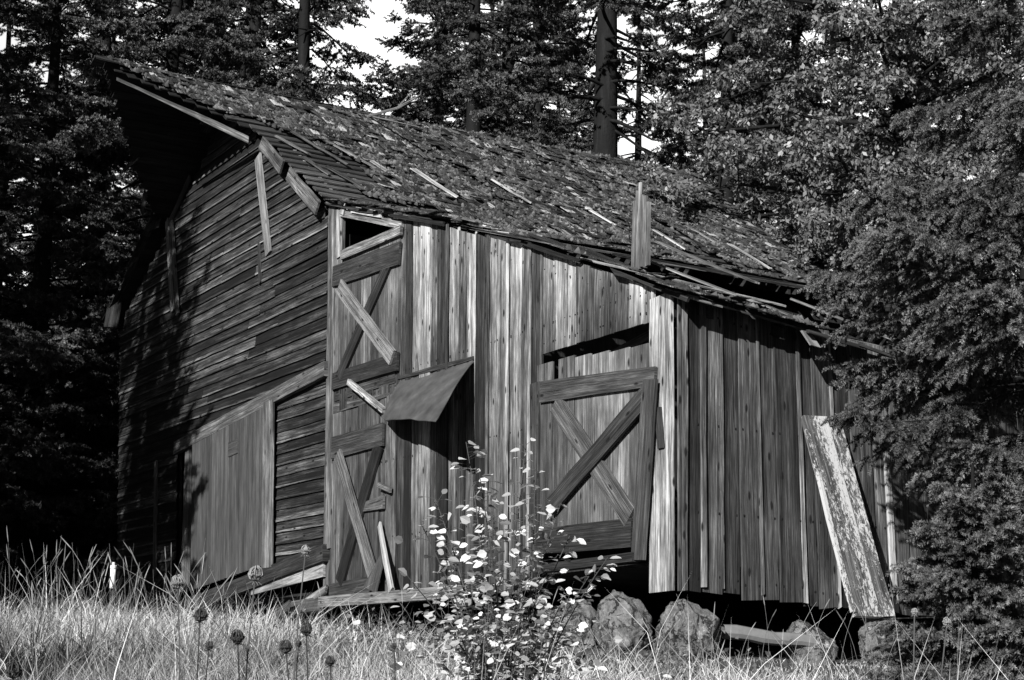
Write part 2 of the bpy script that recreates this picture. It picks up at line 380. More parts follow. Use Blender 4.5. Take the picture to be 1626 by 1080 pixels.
# ---- gable siding (horizontal lap boards)
def gable():
    mb = MB(); row = .185; z = .0
    holeL, holeR = -15.55, -11.0
    k = 0
    while z < 9.7:
        zt = z+row+.02
        l, r = XL, XM-.02
        # roof clipping in true coordinates at the row's upper edge
        zz = zt-.03
        xr = None
        xs = np.linspace(-20.6, -9.3, 400)
        ok = np.array([main_z(x)-.16 > zz for x in xs])
        if zz > 6.2:
            if not ok.any(): break
            l = max(l, unwarp(xs[ok].min(), zz)); r = min(r, unwarp(xs[ok].max(), zz))
        zlo = .05+ .0
        segs = [(l, r)]
        if z < 3.2 and z > .2: segs = [(l, holeL), (holeR, r)]
        if z <= .2: segs = [(l, -16.0)]
        for a, b in segs:
            x = a
            while x < b-.01:
                ln = rnd.uniform(3.5, 9); e = min(b, x+ln)
                if b-e < .7: e = b
                # the wall's foot rises to the right
                foot = np.interp((x+e)/2, [-19, -15.5, -11, -8.8], [.0, .25, .62, .82])
                if z+row > foot:
                    jit = rnd.uniform(-.012, .012); t = rnd.uniform(.3, .62)
                    sag = rnd.uniform(-.008, .008)
                    seg = max(2, int((e-x)/.4))
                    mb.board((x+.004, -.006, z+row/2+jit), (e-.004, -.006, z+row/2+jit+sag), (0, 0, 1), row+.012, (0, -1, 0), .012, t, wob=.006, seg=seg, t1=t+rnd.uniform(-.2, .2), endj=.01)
                    # tilt: lower edge stands proud (lap)
                    n = (seg+1)*4
                    if rnd.random() < .75:
                        mb.board((x+.004, -.0205, z+.004+jit), (e-.004, -.0205, z+.004+jit+sag), (0, 0, 1), rnd.uniform(.02, .05), (0, -1, 0), .007, t+rnd.uniform(.1, .5), wob=.006, seg=seg, t1=t+rnd.uniform(0, .4)); n *= 2  # lighter strip paints a highlight along the lower lap edge
                    for i in range(len(mb.v)-n, len(mb.v)):
                        v = mb.v[i]; f = (zt-v[2])/row
                        mb.v[i] = (v[0], v[1]-.022*max(0, f), v[2])
                x = e
        z += row; k += 1
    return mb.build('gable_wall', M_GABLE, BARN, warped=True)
GAB = gable()
# dark sheathing just behind the lap boards keeps daylight out; with the doorway left open
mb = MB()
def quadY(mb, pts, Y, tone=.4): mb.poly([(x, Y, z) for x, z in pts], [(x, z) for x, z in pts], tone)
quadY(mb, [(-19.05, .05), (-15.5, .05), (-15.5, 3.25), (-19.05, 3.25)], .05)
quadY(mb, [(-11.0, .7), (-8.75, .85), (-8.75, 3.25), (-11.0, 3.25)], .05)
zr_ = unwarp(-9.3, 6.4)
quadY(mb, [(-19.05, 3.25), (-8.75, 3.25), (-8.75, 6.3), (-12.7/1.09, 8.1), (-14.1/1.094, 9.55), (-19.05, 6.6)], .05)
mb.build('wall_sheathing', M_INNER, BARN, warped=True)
# other walls, floor
mb = MB()
x = XL
while x < XC:
    mb.board((x+.15, DEP, -.3), (x+.15, DEP, top_at(x+.15, DEP, .1)), (1, 0, 0), .31, (0, 1, 0), .025, rnd.uniform(.2, .7)); x += .3
mb.build('rear_wall', M_GABLE, BARN, warped=True)
mb = MB(); y = 0
while y < DEP:
    mb.board((XL, y+.15, -.2), (XL, y+.15, 6.5), (0, 1, 0), .31, (-1, 0, 0), .025, rnd.uniform(.2, .7)); y += .3
mb.build('end_wall', M_GABLE, BARN, warped=True)
mb = MB(); x = XL+.1
while x < XC-.3:
    mb.board((x, .12, .25), (x, DEP-.1, .25), (1, 0, 0), .3, (0, 0, 1), .04, rnd.uniform(.2, .6), seg=1); x += .3
mb.build('barn_floor', M_INNER, BARN)
# inner partition so that gaps look into a dark loft, not through it
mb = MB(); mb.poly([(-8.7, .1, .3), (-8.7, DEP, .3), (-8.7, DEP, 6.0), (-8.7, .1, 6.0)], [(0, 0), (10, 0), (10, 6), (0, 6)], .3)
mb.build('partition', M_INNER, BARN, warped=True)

# ---- trim on the gable
def trim(name, pts, wid, mat, proud, thk=.035, tone=.6, w1=None, part=BARN, endj=.015):
    mb = MB(); (x0, z0), (x1, z1) = pts
    d = np.array([x1-x0, 0, z1-z0]); d /= np.linalg.norm(d); wd = np.array([-d[2], 0, d[0]])
    mb.board((x0, -proud, z0), (x1, -proud, z1), wd, wid, (0, -1, 0), thk, tone, wob=.005, w1=w1, endj=endj)
    return mb.build(name, mat, part)
g = .045
trim('trim_board', [F(428, 403, -g), F(411, 248, -g)], .22, M_PALE, g, tone=.42, w1=.25)
trim('trim_board', [F(276, 494, -g), F(267, 350, -g)], .17, M_RAIL, g, tone=.95)
trim('trim_board', [F(286, 500, -g), F(276, 352, -g)], .12, M_RAIL, g+.03, tone=.75)
trim('trim_board', [F(247, 915, -g), F(249, 732, -g)], .14, M_RAIL, g, tone=.75)
trim('trim_board', [F(272, 350, -g), F(303, 282, -g)], .14, M_RAIL, g, tone=.55)
trim('trim_board', [F(414, 450, -g), F(412, 385, -g)], .10, M_RAIL, g-.01, tone=.3, w1=.06)
# header track over the sliding door
trim('header_board', [F(283, 712, -g), F(523, 586, -g)], .24, M_RAIL, g, thk=.09, tone=.75)
trim('sill_beam', [F(292, 968, -.02), F(524, 878, -.02)], .26, M_RAIL, .02, thk=.12, tone=.35)
trim('sill_plank', [F(402, 940, -.05), F(517, 902, -.05)], .10, M_PALE, .05, thk=.04, tone=.45, w1=.26)
trim('corner_board', [F(523, 872, -.03), F(531, 322, -.03)], .26, M_FRONT, .03, thk=.04, tone=.6)
trim('corner_board', [F(518, 955, -.03), F(520, 890, -.03)], .22, M_DOOR, .01, thk=.03, tone=.6)
trim('frame_post', [F(296, 940, .01), F(303, 715, .01)], .26, M_RAIL, -.02, thk=.08, tone=.8)

# sliding door
def sliding():
    mb = MB(); a, b = unwarp(F(315, 800)[0], 2), unwarp(F(430, 780)[0], 2.)
    x = a
    while x < b-.01:
        w = min(rnd.uniform(.14, .2), b-x)
        fz = np.interp(x, [-15, -10.8], [.45, .80]); tz = np.interp(x, [-15, -10.8], [3.30, 3.45])
        mb.board((x+w/2, -.10, fz), (x+w/2, -.10, tz), (1, 0, 0), w-.004, (0, -1, 0), .03, rnd.uniform(.38, .62), wob=.002, t1=rnd.uniform(.4, .65)); x += w
    d = mb.build('sliding_door', M_SLIDE, BARN, warped=True)
    mb = MB(); xe = unwarp(F(437, 780)[0], 2)
    mb.board((xe, -.11, .72), (xe, -.11, 3.5), (1, 0, 0), .40, (0, -1, 0), .04, .62, wob=.004)
    mb.build('edge_board', M_FRONT, d, warped=True)
    mb = MB(); xp, zp = F(370, 712, -.14)
    mb.board((unwarp(xp, zp)-.22, -.131, zp), (unwarp(xp, zp)+.22, -.131, zp+.02), (0, 0, 1), .26, (0, -1, 0), .012, .45)
    mb.build('patch_board', M_SLIDE, d, warped=True)
sliding()

# ---- doors of the lean-to front
def door_boards(xa, xb, z0, z1, Y=-.03, tone=(.3, .75), gap=.006, wmin=.26, wmax=.4, skip=None, z1f=None):
    mb = MB(); x = xa; i = 0
    while x < xb-.02:
        w = min(rnd.uniform(wmin, wmax), xb-x)
        if xb-x-w < .12: w = xb-x
        t = rnd.uniform(*tone); top = (z1f(x+w/2) if z1f else z1)+rnd.uniform(-.02, .02)
        if not (skip and skip[0] < x+w/2 < skip[1]):
            mb.board((x+w/2, Y, z0+rnd.uniform(-.02, .02)), (x+w/2, Y, top), (1, 0, 0), w-gap, (0, -1, 0), .025, t, wob=.003, t1=t+.15)
        x += w; i += 1
    return mb
def stick(parent, name, p, q, wid, Y, thk=.04, tone=.5, mat=None, w1=None):
    mb = MB(); (x0, z0), (x1, z1) = p, q
    d = np.array([x1-x0, 0, z1-z0]); d /= np.linalg.norm(d); wd = np.array([-d[2], 0, d[0]])
    mb.board((x0, Y, z0), (x1, Y, z1), wd, wid, (0, -1, 0), thk, tone, wob=.005, w1=w1, endj=.012)
    return mb.build(name, mat or M_RAIL, parent)
# upper loft door
ud = door_boards(-8.52, -6.30, 3.47, 5.44).build('loft_door', M_DOOR, BARN, warped=True)
Y1, Y2, Y3 = -.06, -.095, -.125
stick(ud, 'rail', F(531, 440, Y1), F(637, 402, Y1), .34, Y1, tone=.45)
stick(ud, 'rail', F(531, 606, Y1), F(634, 574, Y1), .26, Y1, tone=.3)
stick(ud, 'brace', F(541, 598, Y1), F(619, 418, Y1), .22, Y1, tone=.3)
stick(ud, 'brace', F(541, 455, Y2), F(625, 568, Y2), .24, Y2, tone=.95)
# loft opening with its frame
fr = MB()
def fb(p, q, wid, Y, tone, thk=.05):
    (x0, z0), (x1, z1) = F(*p, Y), F(*q, Y); d = np.array([x1-x0, 0, z1-z0]); d /= np.linalg.norm(d)
    fr.board((x0, Y, z0), (x1, Y, z1), np.array([-d[2], 0, d[0]]), wid, (0, -1, 0), thk, tone)
fb((541, 410), (541, 332), .13, -.02, .7); fb((546, 402), (547, 340), .08, .02, .5)
fb((545, 406), (640, 366), .15, -.06, .7)
fb((543, 338), (642, 358), .12, -.02, .75)
fb((560, 333), (607, 341), .10, -.07, .95, .03)
fb((545, 341), (549, 320), .16, -.06, .8, .03); fb((612, 334), (640, 342), .12, -.04, .5, .03)
fr.build('loft_opening', M_FRONT, BARN)
# lower small door
ld = door_boards(-8.58, -6.92, .22, 2.98, tone=(.25, .6), z1f=lambda X: 2.98).build('small_door', M_DOOR, BARN, warped=True)
stick(ld, 'rail', F(530, 712, Y1), F(611, 690, Y1), .34, Y1, tone=.5)
stick(ld, 'rail', F(526, 943, Y1), F(596, 929, Y1), .28, Y1, tone=.4)
stick(ld, 'brace', F(541, 925, Y1), F(604, 706, Y1), .26, Y1, tone=.15)
stick(ld, 'brace', F(538, 722, Y2), F(600, 932, Y2), .24, Y2, tone=.8)
stick(ld, 'rail', F(578, 806, Y1), F(612, 797, Y1), .12, Y1, tone=.75, w1=.2)
stick(ld, 'latch', F(603, 770, Y2), F(622, 778, Y2), .08, Y2, tone=.7)
# boards right of the small door (behind the awning)
mb = MB(); vboards(mb, -6.92, -6.42, lambda X: .2, lambda X: 3.0, tone=(.3, .6)); mb.build('front_board', M_FRONT, BARN, warped=True)
# wide door
wd_ = MB(); xw = -2.60
for ww, zt_ in ((.36, 2.80), (.13, 2.40), (.36, 2.80), (.34, 2.77), (.38, 2.75), (.40, 2.72), (.37, 2.70)):
    t = rnd.uniform(.35, .75)
    wd_.board((xw+ww/2, -.03, .48+rnd.uniform(-.02, .02)), (xw+ww/2, -.03, zt_+rnd.uniform(-.01, .01)), (1, 0, 0), ww-.012, (0, -1, 0), .025+rnd.uniform(0, .006), t, wob=.004, t1=t+.15); xw += ww
WD = wd_.build('wide_door', M_DOOR, BARN, warped=True)
stick(WD, 'rail', F(862, 623, Y1), F(1044, 598, Y1), .26, Y1, tone=.55, w1=.22)
stick(WD, 'rail', F(858, 860, Y1), F(1006, 846, Y1), .30, Y1, tone=.3, w1=.32)
stick(WD, 'brace', F(884, 640, Y1), F(1003, 822, Y1), .26, Y1, tone=.7)
stick(WD, 'brace', F(876, 805, Y2), F(1034, 622, Y2), .24, Y2, tone=.42)
stick(WD, 'stile', F(1017, 890, Y2), F(1036, 604, Y2), .24, Y2-.01, tone=.55)
# sill under the doors
trim('door_sill', [F(520, 957, -.1), F(742, 940, -.1)], .16, M_RAIL, .1, thk=.16, tone=.9)
trim('door_sill', [F(860, 905, -.05), F(1018, 885, -.05)], .10, M_RAIL, .05, thk=.12, tone=.3)
# patch behind the wide door opening: crooked board seen through the gap
mb = MB(); mb.board((-.6, .25, 2.5), (-.3, .25, 3.2), (1, 0, .3), .2, (0, -1, 0), .03, .7); mb.board((-2.2, .4, 2.75), (-.8, .4, 2.95), (0, 0, 1), .12, (0, -1, 0), .03, .6)
mb.build('inner_brace', M_DOOR, BARN)

# ---- tin awning : a bent sheet, twisted out at its right end
def awning():
    A0 = np.array([-6.5, -.03, 3.19]); A1 = np.array([-4.31, -.03, 3.13])
    B0 = np.array([-6.70, -.22, 2.66]); Bm = np.array([-6.0, -.50, 2.47]); B1 = np.array([-3.52, -1.0, 2.11])
    nu, nv = 36, 16; V = []; Fc = []
    for i in range(nu+1):
        u = i/nu; top = A0*(1-u)+A1*u
        bot = (B0*(1-u)+B1*u) + (Bm-(B0*.78+B1*.22))*math.sin(math.pi*min(1, u/.44))*.4*(1 if u < .44 else 0)
        for j in range(nv+1):
            v = j/nv; p = top*(1-v)+bot*v
            p = p+np.array([0, -.01, .03])*math.sin(math.pi*v)*(.5+.5*u) + np.array([0, -.4, 1])*(.05*(vnoise(u*3+3, v*2+2)-.5)+.006*(vnoise(u*13, v*9)-.5))*math.sin(math.pi*min(1, v*1.3+.1))
            if j == nv: p = p+np.array([0, 0, .05*(vnoise(u*7, 3)-.5)])
            if j == 0: p = p+np.array([0, 0, rnd.uniform(-.02, .02)])
            V.append(p)
    n = len(V); V2 = [p+np.array([0, .004, -.008]) for p in V]; V += V2; k = nv+1
    for i in range(nu):
        for j in range(nv):
            a = i*k+j; Fc.append((a, a+1, a+k+1, a+k)); Fc.append((n+a, n+a+k, n+a+k+1, n+a+1))
    for i in range(nu): Fc += [(i*k+nv, n+i*k+nv, n+(i+1)*k+nv, (i+1)*k+nv), (i*k, (i+1)*k, n+(i+1)*k, n+i*k)]
    for j in range(nv): Fc += [(j, n+j, n+j+1, j+1), (nu*k+j, nu*k+j+1, n+nu*k+j+1, n+nu*k+j)]
    o = mesh_obj('awning', np.array(V), Fc, M_TIN, BARN, tone=np.full(len(V), .5), smooth=False)
    mb = MB(); p, q = F(556, 607, -.14), F(614, 652, -.2)
    mb.board((p[0], -.14, p[1]), (q[0], -.22, q[1]), (.5, 0, 1), .09, (0, -1, 0), .05, .8); mb.build('strut', M_FRONT, o)
    mb = MB(); mb.board((A0[0]-.05, -.03, A0[2]+.03), (A1[0], -.03, A1[2]+.03), (0, 0, 1), .05, (0, -1, 0), .03, .4, wob=.012); mb.build('batten', M_RAIL, o)
awning()

# ================================================================== ROOFS
def hood(x):  # forward reach of the right slope beyond the gable (hay hood)
    if x < -12.4: return -.28-2.35*((-12.4-x)/(RX*-1-12.4)) if x > RX else -2.63
    return -.28
def hood_left(x): return float(np.interp(x, [-20.7, -17.5, -16.3, RX], [-.28, -.32, -1.22, -2.63]))
def right_pt(x, Y): return np.array([x, Y, main_z(x, Y)])
TORN = [(rnd.uniform(-13.6, -9.8), rnd.uniform(.35, 1.1), rnd.uniform(1.0, 10.2), rnd.uniform(.10, .2)) for _ in range(34)]
def hole_main(x, Y):
    if x < -12.75: return False
    k = vnoise(x*2.2+9, Y*1.1+3)
    # stripped corner by the near rake, from below the hood to the eave
    lim = np.interp(x, [-12.9, -12.3, -11.3, -10.4, -9.4], [-.2, .5, 1.5, 1.3, .9])
    if Y < lim*(.6+.8*k): return True
    if x > -10.9 and Y < 3.1 and k > .66: return True
    # torn strips
    for (xa, xb, ya, yb) in ((-11.6, -10.2, 2.45, 2.62), (-11.9, -10.6, 4.2, 4.36), (-11.4, -10.3, 6.0, 6.14), (-13.9, -13.3, 5.05, 5.2), (-11.2, -10.4, 7.9, 8.05), (-10.9, -9.5, 9.0, 9.2)):
        if xa < x < xb and ya < Y-.3*(x-xa) < yb: return True
    for (xa, la, ya, wa) in TORN:
        if xa < x < xa+la and ya < Y-.3*(x-xa) < ya+wa: return True
    if x > -9.95 and Y > 5.3 and vnoise(x*3+40, Y*.9) > .42: return True
    if x > -9.65 and Y > 3.4 and vnoise(x*3+20, Y*1.2) > .5: return True
    return False

def shingle_block(mb, P, t, yd, n, ln, w, thk, tone, lift, skew):
    """one shake: P = middle of its butt end, t = up the slope"""
    yv = yd+t*skew; yv = yv/np.linalg.norm(yv)
    a = P+n*lift; c = P+t*ln+n*.004
    q = [a-yv*w/2, a+yv*w/2, c+yv*w/2, c-yv*w/2]
    b = len(mb.v)
    for p in q: mb.v.append(tuple(p))
    for p in q: mb.v.append(tuple(p+n*thk))
    mb.t += [tone]*8
    ou, ov = rnd.uniform(0, 50), rnd.uniform(0, 50)
    for f in ((4, 5, 6, 7), (0, 1, 5, 4), (1, 2, 6, 5), (3, 0, 4, 7), (3, 2, 1, 0)):
        mb.f.append(tuple(b+i for i in f))
        if f == (4, 5, 6, 7): mb.uv += [(ou, ov), (ou+w, ov), (ou+w, ov+ln), (ou, ov+ln)]
        else: mb.uv += [(ou, ov), (ou+w, ov), (ou+w, ov+.03), (ou, ov+.03)]

def slope_shingles(xs0, xs1, zf, y0f, y1, hole, sgn, expo=.17, tone=(.2, .7), rag=.0):
    mb = MB(); x = xs1
    L = 0
    while (x-xs0)*sgn > 0.02:
        dz = (zf(x+.05, 3)-zf(x-.05, 3))/.1
        t = np.array([-sgn, 0, -dz*sgn]); t /= np.linalg.norm(t)        # up the slope
        n = np.cross(t, [0, 1, 0]); n = n if n[2] > 0 else -n
        y = y0f(x)+rnd.uniform(-.14, .10)
        while y < y1+rnd.uniform(-.05, .05):
            w = rnd.uniform(.09, .19)
            yc = y+w/2
            if not hole(x, yc):
                ln = min(rnd.uniform(.26, .40), abs(x-RX)/abs(t[0])+.02) if zf is main_z else rnd.uniform(.26, .40)
                P = np.array([x+sgn*rnd.uniform(-.02, .05), yc, zf(x, yc)+.03])
                wild = rnd.random() < .09
                lift = rnd.uniform(.014, .032)+(.08*rnd.random() if wild else 0)
                tn = rnd.uniform(*tone)+(.6 if rnd.random() < .06 else 0)-(.3 if rnd.random() < .07 else 0)
                shingle_block(mb, P, t, np.array([0, 1., 0]), n, ln, w-.006, .011, tn, lift, rnd.uniform(-.05, .05)+(rnd.uniform(-.25, .25) if wild else 0))
            y += w
        x -= sgn*expo*abs(t[0])
    return mb
RF = slope_shingles(RX, -9.25, main_z, hood, DEP+.25, hole_main, 1).build('main_roof', M_SHINGLE, BARN)
slope_shingles(-20.65, -20.65+.0, main_z, hood_left, DEP+.25, lambda x, y: False, -1)
lb = MB(); x = -20.65
def left_slope():
    mb = MB(); x = -20.65
    while x < RX-.12:
        dz = (main_z(x+.05, 3)-main_z(x-.05, 3))/.1
        t = np.array([1, 0, dz]); t /= np.linalg.norm(t); n = np.array([-t[2], 0, t[0]])
        y = hood_left(x)+rnd.uniform(-.07, .07)
        while y < DEP+.25:
            w = rnd.uniform(.2, .4)
            shingle_block(mb, np.array([x, y+w/2, main_z(x, y)+.03]), t, np.array([0, 1., 0]), n, min(.36, (RX-x)/t[0]), w-.006, .012, rnd.uniform(.2, .6), .02, rnd.uniform(-.04, .04)); y += w
        x += .17*t[0]
    # ragged hanging ends along the hood's left edge
    for x, ln, w_ in ((-16.2, .16, .5), (-16.9, .5, .12), (-17.6, .2, .4), (-20.1, .45, .5)):
        y = hood_left(x)
        mb.board((x, y+.06, main_z(x, y)+.02), (x-.02, y+.02, main_z(x, y)-ln), (1, .42, .3), w_, (0, -1, 0), .015, .25, endj=.14)
    return mb.build('left_slope', M_SHINGLE, RF)
left_slope()

# sheathing strips along the roof, rafters below
mb = MB()
for k, x in enumerate(np.linspace(RX+.15, -9.4, 20)):
    dz = (main_z(x+.05, 3)-main_z(x-.05, 3))/.1; t = np.array([1, 0, dz]); t /= np.linalg.norm(t); n = np.array([-t[2], 0, t[0]])
    y0 = hood(x)+.1+rnd.uniform(0, .15); 
    cuts = [y0]+sorted(rnd.uniform(1.5, 10) for _ in range(3))+[DEP+.2]
    for a, b in zip(cuts[:-1], cuts[1:]):
        if b-a < .2: continue
        j = rnd.uniform(-.02, .02)
        Pa = np.array([x+j, a, main_z(x, a)]); Pb = np.array([x+j, b-.03, main_z(x, b)])
        mb.board(Pa-n*.03, Pb-n*.03, t, rnd.uniform(.13, .19), n, .025, rnd.uniform(.3, .8), wob=.006)
mb.build('sheathing', M_RAIL, RF)
mb = MB()
for k, x in enumerate(np.linspace(-20.5, RX-.1, 34)):
    dz = (main_z(x+.05, 3)-main_z(x-.05, 3))/.1; t = np.array([1, 0, dz]); t /= np.linalg.norm(t); n = np.array([-t[2], 0, t[0]])
    y0 = hood_left(x)+.08
    mb.board(np.array([x, y0, main_z(x, y0)])-n*.03, np.array([x, DEP+.2, main_z(x, DEP)])-n*.03, t, .205, n, .02, rnd.uniform(.2, .5), seg=4)
# underside boards of the hood, right slope
for x in np.linspace(RX+.1, -12.45, 11):
    dz = (main_z(x+.05, 0)-main_z(x-.05, 0))/.1; t = np.array([1, 0, dz]); t /= np.linalg.norm(t); n = np.array([-t[2], 0, t[0]])
    mb.board(np.array([x, hood(x)+.14, main_z(x, -1)])-n*.062, np.array([x, .3, main_z(x, 0)])-n*.062, t, .2, n, .02, .3, seg=3)
mb.build('hood_lining', M_INNER, RF)
def rafter(parent, xa, xb, Y, zf, off=.06, dep=.13, wid=.06, tone=.4, mat=None, name='rafter'):
    mb = MB(); xs = np.linspace(xa, xb, 4)
    for a, b in zip(xs[:-1], xs[1:]):
        mb.board((a, Y, zf(a, Y)-off-dep), (b, Y, zf(b, Y)-off-dep), (0, 1, 0), wid, (0, 0, 1), dep, tone, wob=.003)
    mb.build(name, mat or M_RAIL, parent)
for Y in (.45, 1.2, 1.95, 2.7, 3.45, 4.2, 5.0, 5.8, 6.6, 7.4, 8.2, 9.0, 9.8): rafter(RF, RX+.1, -9.35, Y, main_z, tone=.7, mat=M_FRONT)
# ridge cap
mb = MB(); y = -2.7
while y < DEP+.3:
    e = y+rnd.uniform(1.2, 2.6); e = min(e, DEP+.3)
    for sx, tx in ((.09, (1, 0, -.7)), (-.09, (-1, 0, -.55))):
        tx = np.array(tx); tx = tx/np.linalg.norm(tx); n = np.cross(tx, [0, 1, 0]); n = n if n[2] > 0 else -n
        za = ridge_z(y)-.075; zb = ridge_z(e)-.075
        mb.board(np.array([RX+sx, y, za])+n*.035, np.array([RX+sx, e+.01, zb+rnd.uniform(-.015, .015)])+n*.035, tx, .2, n, .018, rnd.uniform(.3, .7), wob=.014, endj=.04)
    y = e
mb.build('ridge_cap', M_SHINGLE, RF)
# fascia along the hood's right edge and the broken barge boards below it
mb = MB()
a = np.array([RX+.22, -2.32, ridge_z(-2.6)-.42]); b = np.array([-12.38, -.30, main_z(-12.38)-.22])
mb.board(a, b, (0, 0, 1), .06, (.75, -.66, 0), .03, .3, wob=.012, w1=.13, t1=.6)
mb.build('fascia', M_FRONT, RF)
for (x0, x1, dd, tn) in ((-12.06, -11.05, .02, .5), (-10.72, -9.42, .04, .6)):
    mb = MB(); z0, z1 = main_z(x0)-.10-dd, main_z(x1)-.13-dd
    d = np.array([x1-x0, 0, z1-z0]); d /= np.linalg.norm(d)
    mb.board((x0, -.17, z0), (x1, -.17, z1), (-d[2], 0, d[0]), .24, (0, -1, 0), .035, tn, wob=.008, endj=.03); mb.build('barge_board', M_FRONT, RF)
# slats left over the stripped corner
mb = MB()
for (p, q, w, lift, tn) in (((-12.0, .05), (-11.3, .55), .09, .06, .7), ((-12.4, .5), (-10.9, 1.25), .12, .07, .55), ((-12.2, 1.15), (-11.0, 1.85), .10, .07, .9), ((-11.2, .25), (-10.4, .5), .12, .05, .6), ((-10.9, .55), (-9.6, 1.2), .14, .05, .45),
                            ((-11.55, 2.5), (-10.2, 3.0), .17, .09, 1.1), ((-11.75, 4.3), (-10.7, 4.75), .10, .10, 1.0), ((-11.2, 6.05), (-10.35, 6.4), .10, .08, 1.1), ((-11.6, 1.7), (-11.0, 1.95), .14, .08, .9), ((-10.4, 2.1), (-9.7, 2.45), .15, .06, .8), ((-10.6, 9.0), (-9.4, 9.35), .14, .09, .95), ((-11.4, 8.4), (-10.2, 8.85), .10, .08, .9), ((-13.2, 5.1), (-12.7, 5.3), .12, .06, .5), ((-10.6, 7.2), (-9.7, 7.5), .12, .1, .9), ((-13.6, 8.2), (-13.0, 8.45), .1, .07, .8)):
    A = right_pt(p[0], p[1]); B = right_pt(q[0], q[1]); d = B-A; d /= np.linalg.norm(d); n = np.array([.57, 0, .82]); n = n-d*(n@d); n /= np.linalg.norm(n)
    mb = MB(); mb.board(A+n*lift, A+(B-A)*.8+n*(lift*.7), np.cross(n, d), w*.8, n, .02, tn*.85, wob=.012, endj=.05, w1=w*.5); mb.build('loose_shake', M_FRONT, RF)

# ---- lean-to roof
def hole_lean(x, Y):
    k = vnoise(x*1.6+5, Y*1.3+8)
    if x > -6.8 and Y > .6-.05*x: return x < .2 or k > .3
    if x > -4.4 and Y > .15: return x < .3 or k > .5
    if Y > 3.2 and x > -8.6 and k > .40: return True
    if x < -6.2 and Y < 1.4 and k > .55: return True
    if k > .74: return True
    return False
LR = slope_shingles(-9.3, .62, lean_z, lambda x: -.13, DEP+.2, hole_lean, 1, tone=(.15, .7)).build('lean_to_roof', M_SHINGLE, BARN)
mb = MB()
for x in np.linspace(-9.15, .45, 30):
    t = np.array([1, 0, -.36]); t /= np.linalg.norm(t); n = np.array([.34, 0, .94])
    a = -.12+rnd.uniform(0, .1)
    while a < DEP:
        b = a+rnd.uniform(1.4, 4.0); b = min(b, DEP)
        gone = b > 1.2 and -6.5 < x < .1 and rnd.random() < .93
        if a < .0: b = min(b, (.42 if x > -4.6 else 1.3)+rnd.uniform(-.15, .15))
        if x > .2: gone = a > .3 and rnd.random() < .7
        if not gone:
            mb = MB(); mb.board(np.array([x, a, lean_z(x, a)])-n*.04, np.array([x+rnd.uniform(-.05, .05), b-.04, lean_z(x, b)+rnd.uniform(-.03, .02)])-n*.04, t, rnd.uniform(.14, .24), n, .025, rnd.uniform(.3, .95), wob=.01, endj=.03); mb.build('sheathing_board', M_FRONT, LR)
        a = b
for Y, xe in ((.35, .35), (1.3, -5.2), (2.25, -7.0), (3.2, -6.4), (4.2, -7.6), (5.2, -7.2), (6.2, -8.0), (7.2, -7.4), (8.2, -7.8), (9.2, -6.0), (10.2, .35)): rafter(LR, -9.2, xe, Y, lean_z, off=.08, tone=.3, mat=M_RAIL)      # most are broken off
for Y, xa_ in ((1.3, -1.2), (3.2, -.7), (5.2, -1.4), (7.2, -.9)): rafter(LR, xa_, .4, Y, lean_z, off=.08, tone=.2, mat=M_RAIL)
mb = MB(); A = np.array([-8.94, 7.28, 6.36]); B = np.array([-8.87, 8.9, 6.3]); mb.board(A, B, (1, 0, -.4), .28, (.34, 0, .94), .03, .5, wob=.01, endj=.05); mb.build('loose_board', M_DOOR, LR)
mb = MB()
for (p, q, w, l0, l1, tn) in (((-5.6, .25), (-3.9, .35), .20, .10, .08, .8), ((-4.2, .05), (-3.5, .35), .12, .06, .05, 1.), ((-3.2, .1), (-2.3, .1), .3, .09, .06, .35), ((-1.9, .05), (-.9, .2), .25, .10, .05, .35), ((-.9, .3), (.6, 1.6), .10, .2, .06, .8), ((-3.9, .4), (-3.0, .15), .08, .1, .1, .9), ((-.9, 2.5), (.5, 2.95), .07, .2, .1, .9), ((-.7, 2.7), (.45, 3.1), .10, .16, .08, .85), ((-4.5, 3.0), (-2.6, 3.3), .16, .3, .12, .75)):
    A = np.array([p[0], p[1], lean_z(*p)+l0]); B = np.array([q[0], q[1], lean_z(*q)+l1]); d = B-A; d /= np.linalg.norm(d); n = np.array([.34, 0, .94]); n -= d*(n@d); n /= np.linalg.norm(n)
    mb = MB(); mb.board(A, B, np.cross(n, d), w, n, .022, tn*.8, wob=.015, endj=.06, w1=w*.6); mb.build('loose_shake', M_FRONT, LR)
# rotten thick eave edge : fascia along the front rake and along the side eave
for a, b in ((-9.2, -7.4), (-6.9, -5.2), (-3.0, -1.6), (-.9, .5)):
    mb = MB(); mb.board((a, -.10, lean_z(a)-.03), (b, -.10, lean_z(b)-.03), (-.0, .0, 1), .05, (0, -1, 0), .03, rnd.uniform(.0, .4), wob=.02, endj=.08); mb.build('eave_board', M_RAIL, LR)
y = -.1
while y < DEP:
    e = y+rnd.uniform(.25, .9)
    if rnd.random() < .85: mb = MB(); mb.board((.60+rnd.uniform(-.06, .05), y, lean_z(.6, y)-.04+rnd.uniform(-.03, .02)), (.60+rnd.uniform(-.06, .06), e+rnd.uniform(-.05, .1), lean_z(.6, e)-.04+rnd.uniform(-.05, .03)), (1, 0, -.3), rnd.uniform(.1, .26), (.3, 0, 1), rnd.uniform(.02, .05), rnd.uniform(.1, .9), wob=.03, endj=.1); mb.build('eave_board', M_RAIL, LR)
    if rnd.random() < .22: mb = MB(); mb.board((.55, y, lean_z(.55, y)-.06), (.66, y+.03, lean_z(.6, y)-.06-rnd.uniform(.08, .2)), (0, 1, 0), rnd.uniform(.06, .2), (1, 0, 0), .03, rnd.uniform(.5, 1.0), wob=.02, endj=.05); mb.build('splinter', M_RAIL, LR)
    y = e
